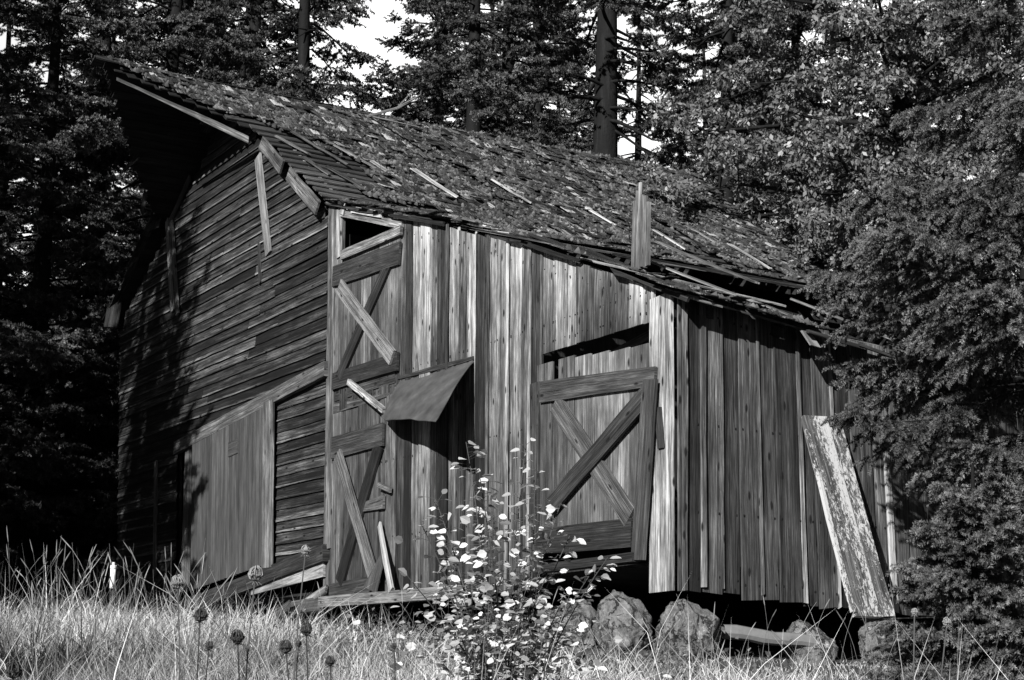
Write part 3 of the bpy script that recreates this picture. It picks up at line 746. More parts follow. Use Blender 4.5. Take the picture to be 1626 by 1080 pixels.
# upright board nailed at the rake
mb = MB(); (xu, zu), _t = F(1019, 424, .03), 0
for k_, h_ in enumerate((.80, .93, .99, .84, .80, .74)):
    mb.board((xu-.145+k_*.058, .03, zu-.02), (xu-.115+k_*.053, .03, zu+h_), (1, 0, 0), .060, (0, -1, 0), .03+.002*(k_ % 2), .62, wob=.003, endj=.02, t1=.8+(.25 if h_ > .9 else 0), w1=.055 if h_ < .9 else .035)
mb.build('upright_board', M_DOOR, BARN)

# ---- moss tufts on both roofs
def moss(nm, npts, region, zf, hole, parent, tilt):
    V = []; Fc = []; T = []
    n = np.array(tilt); n = n/np.linalg.norm(n)
    a1 = np.cross(n, [0, 1, 0]); a1 /= np.linalg.norm(a1); a2 = np.array([0, 1., 0])
    cnt = 0
    while cnt < npts:
        x = rnd.uniform(region[0], region[1]); Y = rnd.uniform(region[2], region[3])
        if x < -12.4 and Y < hood(x)+.1: continue
        if x >= -12.4 and Y < -.15: continue
        if hole(x, Y) or vnoise(x*3.1, Y*2.3) < rnd.uniform(.1, .75): continue
        P = np.array([x, Y, zf(x, Y)+.075]); r = rnd.uniform(.02, .065); h = r*rnd.uniform(.4, 1.0); t = rnd.uniform(.1, .9)
        b = len(V); k = 5; ph = rnd.uniform(0, 6)
        for i in range(k):
            q = r*rnd.uniform(.6, 1.3); V.append(P+a1*q*1.5*math.cos(ph+i*6.283/k)+a2*q*math.sin(ph+i*6.283/k)-n*.02); T.append(t*.6)
        V.append(P+n*h); T.append(t)
        for i in range(k): Fc.append((b+i, b+(i+1) % k, b+k))
        cnt += 1
    o = mesh_obj(nm, np.array(V), np.array(Fc), M_MOSS, parent, tone=np.array(T)); o['kind'] = 'stuff'
moss('moss', 9500, (RX, -9.3, -2.6, DEP), main_z, hole_main, RF, (.57, 0, .82))
moss('moss', 2600, (-9.2, .6, -.1, DEP), lean_z, hole_lean, LR, (.34, 0, .94))


# ================================================================== VEGETATION
def rot_about(v, axis, ang):
    c, s = np.cos(ang)[:, None], np.sin(ang)[:, None]
    return v*c + np.cross(axis, v)*s + axis*(np.sum(axis*v, 1)[:, None])*(1-c)
def unit(v): return v/np.maximum(np.linalg.norm(v, axis=-1, keepdims=True), 1e-9)
def perp(v, r):
    q = r.normal(size=v.shape); q = q-v*np.sum(q*v, 1)[:, None]; return unit(q)

def needles(P, D, L, T, r, dens, ln, wid, spread, tipup=0.0):
    """brush shoots: P base, D direction, L length, T tone; dens needles per metre"""
    k = np.maximum(6, (L*dens).astype(int)); tot = int(k.sum())
    q = r.random(tot)
    P = np.repeat(P, k, 0); D = np.repeat(D, k, 0); Ls = np.repeat(L, k); T = np.repeat(T, k)
    side = perp(D, r); d = unit(D*(1-spread)+side*spread)
    base = P + D*(q*Ls)[:, None]
    base[:, 2] -= .18*Ls*q*q
    l = ln*r.uniform(.65, 1.2, tot)*(1-.35*q)
    tip = base + d*l[:, None]
    w = perp(d, r)*(wid*.5*r.uniform(.7, 1.3, tot))[:, None]
    V = np.stack([base-w, base+w, tip], 1).reshape(-1, 3)
    Fc = np.arange(len(V), dtype=np.int32).reshape(-1, 3)
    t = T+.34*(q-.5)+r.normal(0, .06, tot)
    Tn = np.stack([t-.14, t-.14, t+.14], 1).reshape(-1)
    return V, Fc, Tn

def tube(path, radii, sides=6):
    path = np.array(path, float); V = []; Fc = []
    for i, p in enumerate(path):
        d = path[min(i+1, len(path)-1)]-path[max(i-1, 0)]; d = d/max(1e-9, np.linalg.norm(d))
        a = np.cross(d, [.3, .2, 1]) if abs(d[2]) < .9 else np.cross(d, [1, .1, 0]); a = a/np.linalg.norm(a); b = np.cross(d, a)
        for k in range(sides):
            t = 2*math.pi*k/sides; V.append(p+(a*math.cos(t)+b*math.sin(t))*radii[i])
    for i in range(len(path)-1):
        for k in range(sides):
            k2 = (k+1) % sides; Fc.append((i*sides+k, i*sides+k2, (i+1)*sides+k2, (i+1)*sides+k))
    V.append(path[-1]); c = len(V)-1; b = (len(path)-1)*sides
    for k in range(sides): Fc.append((b+k, b+(k+1) % sides, c))
    return V, Fc
def tubes(list_):
    V = []; Fc = []
    for path, rad, sd_ in list_:
        v, f = tube(path, rad, sd_); b = len(V); V += v; Fc += [tuple(b+i for i in q) for q in f]
    return np.array(V), Fc

def conifer(r, H, z0, prof, nb, gap, blen, needle, droop=.25, uptip=.35, trunk_r=.4, inner=.3, hang=.0, patch=.7, seed2=0.0, twig_len=.3, rand_len=.3, sub=3):
    """trunk with limbs, and a crown of brush shoots carried by twigs on every bough; prof(z) = bough length"""
    br = []; SP, SDr, SL, ST = [], [], [], []
    lean = r.normal(0, .004, 2)
    tp = [(lean[0]*z*z/H*3, lean[1]*z*z/H*3, z) for z in np.linspace(-.3, H, 14)]
    tr = [trunk_r*(1-.93*(z/H))*(1.25 if z < .3 else 1)+.01 for z in np.linspace(0, H, 14)]
    br.append((tp, tr, 10))
    UPV = np.array([0, 0, 1.0])
    for i in range(nb):
        z = z0+(H-z0-.2)*((i+r.random())/nb)
        L = prof(z)*r.uniform(1-rand_len, 1.12)
        if L < .12: continue
        az = r.uniform(0, 2*math.pi)
        dead = vnoise(az*2.2+seed2, z*.62+seed2*3) > patch
        dirh = np.array([math.cos(az), math.sin(az), 0]); sidev = np.array([-dirh[1], dirh[0], 0])
        rise = r.uniform(-.1, .25)
        qs = np.linspace(0, 1, 7)
        zz = z + L*(rise*qs - droop*qs**1.5*1.2 + uptip*np.maximum(0, qs-.55)**2*1.6)
        path = np.stack([dirh[0]*L*qs, dirh[1]*L*qs, zz], 1) + sidev*(r.normal(0, .06)*L*qs**2)[:, None]
        if dead: path = path*np.array([.55, .55, 1])+np.array([0, 0, .0])
        br.append((path, [max(.006, trunk_r*.13*(L/4)**.5*(1-.9*q)) for q in qs], 4))
        if dead: continue
        tone = .38+r.normal(0, .07)
        m = max(3, int(L*(1-inner)/gap))
        for j in range(m+1):
            q = min(1, inner+(1-inner)*((j+r.random()*.8)/m))
            p = np.array([np.interp(q, qs, path[:, c_]) for c_ in range(3)])
            ax = np.array([np.interp(min(1, q+.08), qs, path[:, c_])-np.interp(max(0, q-.08), qs, path[:, c_]) for c_ in range(3)]); ax = ax/max(1e-6, np.linalg.norm(ax))
            tl = (twig_len*L*(1-.75*q)+blen*.6)*r.uniform(.7, 1.15)
            for sgn in (-1, 1):
                td = ax*r.uniform(.5, .95)+sidev*sgn*r.uniform(.55, 1.0)+UPV*r.uniform(-.25-hang, .15); td /= np.linalg.norm(td)
                n_ = max(1, int(tl/(blen*.62)))
                for s_ in range(n_):
                    b0 = p+td*(tl*s_/n_)-UPV*(.22*tl*(s_/n_)**2)
                    d0 = td+r.normal(0, .16, 3)-UPV*(hang*r.random()); d0 /= np.linalg.norm(d0)
                    SP.append(b0); SDr.append(d0); SL.append(blen*r.uniform(.75, 1.2)); ST.append(tone+.08*(s_/n_))
                    for e_ in range(sub):
                        d1 = td*r.uniform(.55, .9)+np.cross(td, UPV)*(1 if e_ % 2 else -1)*r.uniform(.4, .85)+UPV*(r.uniform(-.3, .3)-hang*r.random()); d1 /= np.linalg.norm(d1)
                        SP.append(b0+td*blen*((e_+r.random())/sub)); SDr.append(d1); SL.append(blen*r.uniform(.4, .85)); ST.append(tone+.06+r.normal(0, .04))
        SP.append(path[-1]); SDr.append(ax); SL.append(blen); ST.append(tone+.15)
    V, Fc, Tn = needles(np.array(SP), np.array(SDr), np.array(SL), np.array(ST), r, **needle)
    return tubes(br), (V, Fc, Tn)

def plant_tree(name, loc, trunk, crown, label, cat, group, mats, rz=0, sc=1.0, src=None):
    root = empty(name, loc, label, cat, group)
    root.rotation_euler = (0, 0, rz); root.scale = (sc, sc, sc)
    if src is None:
        V, Fc = trunk; t = mesh_obj('trunk', V, Fc, mats[0], None, tone=np.full(len(V), .5), smooth=True); t.parent = root
        V, Fc, T = crown; c = mesh_obj('crown', V, Fc, mats[1], None, tone=T); c.parent = root
    else:
        for ch in src.children:
            c = ch.copy(); COL.objects.link(c); c.parent = root
    return root

# ---- the dark firs behind the barn
def fir_prof(H, R, zt=0):
    return lambda z: R*min(1, .55+z/9)*max(0, 1-(z/H))**.62
NEED = dict(dens=150, ln=.10, wid=.034, spread=.72)
protos = []
for q, (H, R, nb, tr, z0) in enumerate(((27, 5.2, 165, .46, 1.6), (24, 4.7, 160, .36, .8), (29, 5.6, 160, .52, 2.6))):
    r = np.random.default_rng(100+q)
    protos.append((conifer(r, H, z0, fir_prof(H, R), nb, .30, .40, NEED, droop=.30, uptip=.55, trunk_r=tr, inner=.36, twig_len=.26, patch=.64, seed2=q*7.3, sub=3), None))
made = [None]*3
ALL_FIRS = [
    # px at y=600, distance s, prototype, rotation, scale, label
    (470, 46, 1, .3, 1.08, 'tall dark fir with its bare trunk beside the bright sky gap above the barn ridge'),
    (955, 45, 2, 1.1, 1.08, 'big fir with the thickest black trunk standing behind the barn roof'),
    (745, 47, 0, 2.0, .95, 'fir with sunlit boughs hanging over the middle of the ridge'),
    (1150, 45, 1, 4.0, 1.05, 'fir behind the far end of the ridge beside the leafy tree'),
    (230, 46, 0, 5.1, .95, 'fir rising behind the tip of the hay hood'),
    (55, 44, 1, .9, .95, 'fir with its dark trunk showing at the left of the barn'),
    (-90, 42, 2, 3.1, .9, 'fir at the left edge of the picture reaching over the dry meadow'),
    (140, 55, 2, 3.7, 1.0, 'fir standing further back between the barn and the left edge'),
    (340, 56, 1, 2.6, 1.05, 'fir further back behind the hay hood with small sky gaps through it'),
    (668, 58, 2, .2, .9, 'fir further back to the right of the bright sky gap'),
    (850, 57, 0, 1.7, 1.0, 'fir further back just left of the thickest trunk'),
    (1095, 57, 1, 5.6, .8, 'fir further back between thickest trunk and the leafy tree'),
    (1280, 54, 0, .6, 1.0, 'fir standing behind the crown of the leafy tree'),
    (1480, 52, 2, 2.2, .95, 'fir behind the top of the near spruce on the right'),
    (1640, 47, 1, 4.4, .95, 'fir at the far right edge behind the near spruce'),
]
def add_fir(i, px, s, rz, sc, label):
    p = at(px, 640, s); z = float(ground_z(p[0], p[1])); src = made[i]
    root = plant_tree('fir_tree', (p[0], p[1], z), protos[i][0][0], protos[i][0][1], label, 'tree', 'firs behind the barn', (M_BARK, M_FIR), rz, sc, src)
    if src is None: made[i] = root
    return root
FAR = ((-40, 'at the left edge'), (150, 'left of the hay hood'), (270, 'above the hay hood tip'), (395, 'above the stripped roof corner'), (690, 'right of the sky gap'), (790, 'above the middle of the ridge'), (890, 'left of the thickest trunk'), (1130, 'above the far ridge end'), (1240, 'behind the leafy tree crown'), (1440, 'behind the leafy tree'), (40, 'second from the left edge'), (330, 'above the upper roof edge'), (720, 'above the near half of the ridge'), (1010, 'right of the thickest trunk'), (1340, 'behind the middle of the leafy tree'), (-160, 'leftmost of all'), (225, 'between hay hood tip and left edge'), (840, 'between ridge middle and thickest trunk'), (1180, 'left of the leafy tree'), (95, 'third from the left edge'))
for px_m, lab_m in ((385, 'fir of the middle row between two trunks above the hay hood'), (-15, 'fir of the middle row close to the left edge'), (800, 'fir of the middle row behind sunlit boughs'), (1190, 'fir of the middle row behind the left side of the leafy tree'), (285, 'fir of the middle row above the hay hood')):
    ALL_FIRS.append((px_m, 49+(px_m % 7)*.4, (px_m//10) % 3, px_m*.01, .9+(px_m % 5)*.04, lab_m))
for k_, (fx_, w_) in enumerate(FAR):
    ALL_FIRS.append((fx_, 66+rnd.uniform(-4, 9), (k_*2+1) % 3, k_*1.9, rnd.uniform(.95, 1.1), 'fir in the last row, '+w_))
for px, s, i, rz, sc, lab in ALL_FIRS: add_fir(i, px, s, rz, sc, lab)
# dark thicket of young firs that closes the foot of the wood
r = np.random.default_rng(77)
yp = conifer(r, 7.5, .2, lambda z: 2.6*max(0, 1-z/7.6)**.7+.1, 120, .26, .30, NEED, droop=.15, uptip=.4, trunk_r=.12, inner=.2, patch=.8)
ysrc = None
for px, s, rz, sc, lab in ((-40, 47, 0, 1.1, 'young bushy fir at the left edge below the tall firs'), (20, 52, 1, 1.4, 'young fir in the shade second from the left edge'), (100, 47, 2, .9, 'young fir beside the white marker post, left of the barn'),
                           (165, 50, 3, 1.3, 'young fir close behind the far corner of the barn'), (1560, 40, 4, 1.0, 'young fir glimpsed behind the near spruce'), (1330, 46, 5, 1.2, 'young fir behind the foot of the leafy tree')):
    p = at(px, 900, s); z = float(ground_z(p[0], p[1]))
    o = plant_tree('young_fir', (p[0], p[1], z), yp[0], yp[1], lab, 'tree', 'young firs under the wood', (M_BARK, M_FIR), rz, sc, ysrc)
    ysrc = ysrc or o
p = (6.6, -16.2)
plant_tree('young_fir', (p[0], p[1], float(ground_z(*p))), yp[0], yp[1], 'young fir standing alone in the foreground meadow beyond the left edge', 'tree', None, (M_BARK, M_FIR), 2.2, .95, ysrc)
# firs left of the photograph whose shade falls on the far end of the barn
for k, (x, y, sc, i) in enumerate(((-9.8, -10.9, .68, 1), (-15.5, -12.5, .75, 0), (-25, -6.3, .95, 1), (-31, -6.5, 1.0, 0), (-37, -2.6, 1.0, 2), (-27.5, -10, 1.0, 2), (-10.2, -12.0, .74, 0), (-22.3, -8.8, .85, 0), (-10.7, -10.2, .7, 2))):
    root = plant_tree('fir_tree', (x, y, float(ground_z(x, y))), protos[i][0][0], protos[i][0][1],
        ('meadow fir beyond the left edge shading the barn wall', 'tallest meadow fir beyond the left edge', 'short meadow fir beyond the left edge, left of the tallest', 'meadow fir beyond the left edge among three near the wood', 'meadow fir beyond the left edge touching the wood', 'broad meadow fir beyond the left edge before the wood', 'meadow fir beyond the left edge just behind the shading one', 'slim meadow fir beyond the left edge among the others', 'meadow fir beyond the left edge closest to the barn')[k], 'tree', 'firs on the meadow', (M_BARK, M_FIR), k*1.3, sc, made[i])

# ---- near spruce on the right
NS = dict(dens=620, ln=.042, wid=.0105, spread=.66)
def spruce_prof(z): return float(np.interp(z, [0, .9, 1.7, 2.3, 2.8, 3.8, 5.0, 6.4, 9.6], [.6, .65, .85, 1.4, 2.25, 2.3, 1.9, 1.45, .0]))
r = np.random.default_rng(5)
sp = conifer(r, 9.6, .1, spruce_prof, 165, .15, .27, NS, droop=.26, uptip=.55, trunk_r=.16, inner=.40, hang=.36, patch=.86, seed2=2.0, twig_len=.40, rand_len=.25, sub=4)
p = at(1722, 700, 16.2)
plant_tree('spruce_tree', (p[0], p[1], float(ground_z(p[0], p[1]))), sp[0], sp[1], 'tall needle-covered spruce in front of the barn side wall at the right edge', 'tree', None, (M_BARK, M_SPRUCE))
r = np.random.default_rng(6)
sp = conifer(r, 2.1, .05, lambda z: .85*max(0, 1-z/2.15)**.6+.05, 110, .10, .14, NS, droop=.12, uptip=.4, trunk_r=.05, inner=.2, twig_len=.35, hang=.15, patch=.85, sub=2)
p = at(1550, 1000, 14.2)
plant_tree('young_spruce', (p[0], p[1], float(ground_z(p[0], p[1]))-.1), sp[0], sp[1], 'low young spruce at the foot of the leaning plank', 'tree', None, (M_BARK, M_SPRUCE), 1.0)

# ---- leafy tree behind the right end of the barn
def leafy(r, H, nbr, nleaf, leaf, R, z0, zc):
    br = []; P = []
    br.append(([(0, 0, -.3), (.1, .05, H*.25), (.0, -.1, H*.5), (.15, .1, H*.75), (.1, 0, H*.97)], [.28, .22, .17, .1, .03], 8))
    for i in range(nbr):
        z = r.uniform(z0*.8, H*.85); az = r.uniform(0, 6.283); L = R*(1-((z-zc)/(H*.72))**2)*r.uniform(.6, 1.1)
        if L < .5: L = .6
        d = np.array([math.cos(az), math.sin(az), r.uniform(.05, .55)]); q = np.linspace(0, 1, 5)
        path = np.array([[0.05, 0, z]])+d*(L*q)[:, None]+np.array([0, 0, -1])*(.22*L*q**2)[:, None]+r.normal(0, .04*L, (5, 3))*q[:, None]
        br.append((path, [.07*(1-.85*t)+.004 for t in q], 4))
        for j in range(9):
            b = path[r.integers(1, 5)]; e = r.normal(0, 1, 3); e = e/np.linalg.norm(e)*r.uniform(.5, 1.5); e[2] *= .6
            tw = np.stack([b+e*t for t in (0, .5, 1)]); tw[2, 2] -= .12
            br.append((tw, [.018, .011, .004], 3))
            m = int(nleaf/(nbr*9)); t = r.random(m)**.6
            P.append(b+e*t[:, None]+r.normal(0, .09, (m, 3)))
    P = np.concatenate(P); n = len(P)
    up = unit(r.normal(0, .75, (n, 3))+np.array([.1, -.3, .6])); a = perp(up, r); a[:, 2] -= .6; a = unit(a); b = np.cross(up, a)
    L = leaf*r.uniform(.55, 1.35, n)[:, None]; W = L*.26
    V = np.stack([P, P+a*L*.5+b*W, P+a*L+up*(-.12)*L, P+a*L*.5-b*W], 1).reshape(-1, 3)
    Fc = np.arange(n*4, dtype=np.int32).reshape(-1, 4)
    T = np.repeat(np.clip(r.normal(.45, .16, n), 0, 1), 4)
    return tubes(br), (V, Fc, T)
r = np.random.default_rng(9)
lt = leafy(r, 15.8, 110, 165000, .125, 4.8, 4.4, 8.8)
p = at(1425, 500, 36.0)
plant_tree('leafy_tree', (p[0], p[1], float(ground_z(p[0], p[1]))), lt[0], lt[1], 'broad leafy tree with fluttering pale leaves over the far roof corner', 'tree', None, (M_BARK, M_LEAF))
r = np.random.default_rng(19)
lt = leafy(r, 10.5, 54, 48000, .11, 2.6, 3.4, 6.6)
p = at(1340, 600, 37.0)
plant_tree('leafy_sapling', (p[0], p[1], float(ground_z(p[0], p[1]))), lt[0], lt[1], 'smaller leafy tree touching the far lower corner of the roof', 'tree', None, (M_BARK, M_LEAF), .6)

# ---- broad leaved shrub in front of the wall
def shrub():
    r = np.random.default_rng(21)
    c = at(800, 1075, 11.0); gz = float(ground_z(c[0], c[1])); base = np.array([c[0], c[1], gz])
    root = empty('leafy_shrub', base, 'young shrub with shining pale round leaves in front of the wall between the doors', 'shrub')
    stems = []; P = []; D = []
    ends = [(740, 702), (835, 705), (848, 742), (690, 790), (668, 830), (700, 850), (760, 745), (785, 800), (890, 800), (905, 850), (965, 885), (700, 915), (655, 925), (760, 860), (840, 870), (870, 910), (935, 915), (720, 985), (760, 1010), (905, 1000), (690, 1040), (850, 1020), (800, 905), (775, 960), (830, 960), (740, 930), (895, 950)]
    for ex, ey in ends:
        e = at(ex, ey, 11.0+r.uniform(-.7, .7)); b = base+np.array([r.normal(0, .12), r.normal(0, .12), -.02])
        mid = b*.45+e*.55; mid[2] += .05; mid[:2] += r.normal(0, .06, 2); mid[:2] = mid[:2]*.7+base[:2]*.3
        q = np.linspace(0, 1, 9)
        path = ((1-q)**2)[:, None]*b+(2*q*(1-q))[:, None]*mid+(q**2)[:, None]*e
        stems.append((path, [.007*(1-.8*t)+.0015 for t in q], 4))
        L = np.linalg.norm(e-b); m = int(8+L*34)
        for j in range(m):
            t = .18+.82*(j+r.random())/m; p = np.array([np.interp(t, q, path[:, k]) for k in range(3)])
            o = r.normal(0, 1, 3); o[2] = abs(o[2])*.3; o /= np.linalg.norm(o)
            ln = r.uniform(.03, .12)*(1.25-t*.6)
            stems.append((np.array([p, p+o*ln]), [.002, .0012], 3)); P.append(p+o*ln); D.append(o)
    for j in range(620):       # the dense foot
        p = base+np.array([r.normal(0, .36), r.normal(0, .36), abs(r.normal(.42, .30))]); o = r.normal(0, 1, 3); o[2] = .2; o /= np.linalg.norm(o); P.append(p); D.append(o)
    V, Fc = tubes(stems); st = mesh_obj('stem', V, Fc, M_STEM, root, tone=np.full(len(V), .3))
    P = np.array(P); D = np.array(D); n = len(P)
    a = D.copy(); a[:, 2] -= r.uniform(.0, .55, n); a = unit(a)
    up = unit(np.array([.25, -.35, .8])+r.normal(0, .38, (n, 3))); up = unit(up-a*np.sum(a*up, 1)[:, None]); b = np.cross(up, a)
    L = r.uniform(.034, .076, n)[:, None]
    VV = []; FF = []
    ring = [(0, 0, 0), (.25, .34, .05), (.6, .42, .07), (.9, .2, .0), (1.05, 0, -.08), (.9, -.2, .0), (.6, -.42, .07), (.25, -.34, .05)]
    for i in range(n):
        k = len(VV)
        for (x, y, z) in ring: VV.append(P[i]+a[i]*L[i]*x+b[i]*L[i]*y+up[i]*L[i]*z)
        VV.append(P[i]+a[i]*L[i]*.55-up[i]*L[i]*.04)
        for j in range(8): FF.append((k+j, k+(j+1) % 8, k+8))
    T = np.repeat(np.clip(r.normal(.6, .34, n), .05, 1), 9)
    mesh_obj('leaves', np.array(VV), FF, M_SHRUBLEAF, root, tone=T)
shrub()

# ---- meadow grass
def grass():
    r = np.random.default_rng(31)
    n = 165000
    s = 7+ (38-7)*r.random(n)**1.55
    half = np.tan(math.radians(19.5))
    w = (r.random(n)*2-1)*half*s*1.08
    x = CAM[0]+HF[0]*s+HR[0]*w; y = CAM[1]+HF[1]*s+HR[1]*w
    # clumps
    c = 2600; cx = r.integers(0, n, c)
    j = r.random(n) < .55; pick = cx[r.integers(0, c, n)]
    x = np.where(j, x[pick]+r.normal(0, .14, n), x); y = np.where(j, y[pick]+r.normal(0, .14, n), y)
    inside = (y > .35) & (x < XC-.35) & (x > XL+.2)
    x, y, j, pick = x[~inside], y[~inside], j[~inside], pick[~inside]; n = len(x)
    s = fwd(x, y)
    z = ground_z(x, y)-.02
    L = np.clip(r.lognormal(-1.15, .38, n), .12, .8)
    dcor = np.maximum(x-XC, 0)+np.maximum(-y, 0); L = np.where(x > -3.2, L*np.clip(.2+.2*dcor, .2, 1), L)
    tall = (r.random(n) < .06) & ((x < -3.2) | (dcor > 2.5)); L = np.where(tall, L*1.9, L)
    under = (y > -.25) & (x < XC+.3); L = np.where(under, L*.45, L*np.clip(.34+.17*(-y), .34, .9))
    px_ = (x-CAM[0])*HR[0]+(y-CAM[1])*HR[1]
    az = r.uniform(0, 6.283, n); tilt = np.abs(r.normal(.3, .3, n))
    d = np.stack([np.cos(az)*tilt, np.sin(az)*tilt, np.ones(n)], 1); d = unit(d)
    bend = np.stack([np.cos(az), np.sin(az), -.35*np.ones(n)], 1)*(L*r.uniform(.05, .55, n))[:, None]
    wd_ = (r.uniform(.0025, .0055, n)*np.clip(s/15, .7, 1.7))[:, None]
    ww = perp(d, r)*wd_
    P = np.stack([x, y, z], 1); m = P+d*(L*.55)[:, None]+bend*.3; t = P+d*L[:, None]+bend
    V = np.stack([P-ww, P+ww, m+ww*.7, m-ww*.7, t], 1).reshape(-1, 3)
    k = np.arange(n)*5
    F4 = np.stack([k, k+1, k+2, k+3], 1); F3 = np.stack([k+3, k+2, k+4], 1)
    me_f = np.empty((n*2, 3), dtype=object)
    tris = np.concatenate([np.stack([k, k+1, k+2], 1), np.stack([k, k+2, k+3], 1), F3])
    pt = np.array([vnoise(u_*.55+4, v_*.55+9) for u_, v_ in zip(x, y)])
    T = np.repeat(np.clip(r.normal(.12, .22, n)+pt*.95, 0, 1), 5)
    o = mesh_obj('grass', V, tris.astype(np.int32), M_GRASS, tone=T)
    tag(o, 'pale dry meadow grass in front of the barn', 'grass', kind='stuff')
    # broad-leaved weeds low in the grass
    r = np.random.default_rng(37); m_ = 9000
    cx = np.concatenate([r.normal(5.0, .9, 30), r.uniform(-3.2, 3.0, 60), r.uniform(-12, 0, 30)]); cy = np.concatenate([r.normal(-4.6, .9, 30), r.uniform(-3.6, -.3, 60), r.uniform(-4, -.4, 30)])
    pk = r.integers(0, 120, m_); x = cx[pk]+r.normal(0, .22, m_); y = cy[pk]+r.normal(0, .22, m_); h = np.abs(r.normal(0, .16, m_))
    P = np.stack([x, y, ground_z(x, y)+h], 1); up = unit(r.normal(0, .5, (m_, 3))+np.array([0, -.2, .8])); a_ = perp(up, r); b_ = np.cross(up, a_); L = r.uniform(.03, .08, m_)[:, None]
    V = np.stack([P, P+a_*L*.5+b_*L*.3, P+a_*L-up*L*.2, P+a_*L*.5-b_*L*.3], 1).reshape(-1, 3)
    o = mesh_obj('weeds', V, np.arange(m_*4, dtype=np.int32).reshape(-1, 4), M_LEAF, tone=np.repeat(np.clip(r.normal(.38, .2, m_), 0, 1), 4)); tag(o, 'low broad-leaved weeds in the meadow grass', 'weeds', kind='stuff')
    # tall seeding stalks
    st = []; r = np.random.default_rng(33)
    for q in range(210):
        left = r.random() < .62
        px0 = r.uniform(-10, 330) if left else r.uniform(330, 1420)
        s0 = r.uniform(9, 22) if left else r.uniform(9, 17)
        p = at(px0, 1000, s0); g0 = float(ground_z(p[0], p[1])); h = r.uniform(.6, 1.25) if left else r.uniform(.5, .95)
        a = r.uniform(0, 6.28); b_ = r.uniform(.03, .3)*h
        path = [(p[0]+math.cos(a)*b_*1.3*t**2.2, p[1]+math.sin(a)*b_*1.3*t**2.2, g0+h*(t-.12*t**4*b_/h*3)) for t in np.linspace(0, 1, 9)]
        w_ = .0022*max(1, s0/13); st.append((path, [w_*(1-.5*t) for t in np.linspace(0, 1, 9)], 3))
        if r.random() < .7:
            e = np.array(path[7]); f_ = np.array(path[8]); st.append(([e, e*.6+f_*.4, f_, f_+(f_-e)*.3], [w_*.8, w_*2.0, w_*1.5, w_*.3], 4))
    V, Fc = tubes(st)
    o = mesh_obj('grass', V, Fc, M_GRASS, tone=np.full(len(V), .5)); tag(o, 'tall thin seeding grass stalks above the meadow', 'grass', kind='stuff')
grass()

# ---- wild carrot seed heads in the foreground
def seed_plant(px, py, s, rad, pale, label, group, root_px=None):
    r = np.random.default_rng(int(px*7+py))
    h = at(px, py, s); base = at(root_px if root_px else px+r.uniform(-25, 25), 1080, s); gz = float(ground_z(base[0], base[1])); base = np.array([base[0], base[1], gz])
    root = empty('wild_carrot', base, label, 'plant', group); rad *= .88
    q = np.linspace(0, 1, 7); mid = (base+h)/2+np.array([r.normal(0, .05), r.normal(0, .05), .05])
    path = ((1-q)**2)[:, None]*base+(2*q*(1-q))[:, None]*mid+(q**2)[:, None]*(h-np.array([0, 0, rad]))
    V, Fc = tubes([(path, [.0032-.0012*t for t in q], 5)]); mesh_obj('stem', V, Fc, M_STEM, root, tone=np.full(len(V), .45 if pale else .12))
    up = unit((path[-1]-path[-2])[None])[0]; b0 = path[-1]
    a = np.cross(up, [.3, 1, .1]); a /= np.linalg.norm(a); b = np.cross(up, a)
    L = []; nr = 26
    for i in range(nr):     # curled-in ribs of the bird's-nest head
        t = 2*math.pi*i/nr+r.normal(0, .1); o = a*math.cos(t)+b*math.sin(t); R = rad*r.uniform(.6, 1.15)
        pp = [b0, b0+o*R*.75+up*R*.35, b0+o*R+up*R*.95, b0+o*R*.8+up*R*1.6, b0+o*R*.3+up*R*2.0]
        L.append((pp, [.0012, .0016, .0018, .002, .0022], 4))
    for i in range(330):    # the seeds
        t = r.uniform(0, 6.283); ph = r.uniform(.0, 1); rr_ = rad*(1.12*math.sqrt(r.random()))
        c = b0+(a*math.cos(t)+b*math.sin(t))*rr_+up*rad*(1.0+.9*ph*(1-(rr_/rad)**2))
        dd = r.normal(0, 1, 3); dd = dd/np.linalg.norm(dd)*rad*.2; L.append(([c-dd, c, c+dd], [.0004, .0016, .0004], 3))
    for i in range(9):      # bracts below
        t = 2*math.pi*i/9; o = a*math.cos(t)+b*math.sin(t); L.append(([b0, b0+o*rad*.7-up*rad*.15, b0+o*rad*1.2-up*rad*.5], [.001, .0009, .0003], 3))
    V, Fc = tubes(L); mesh_obj('seed_head', V, Fc, M_SEED, root, tone=np.clip(r.normal(.72 if pale else .22, .15, len(V)), 0, 1))
G1 = 'wild carrots gone to seed in the foreground'
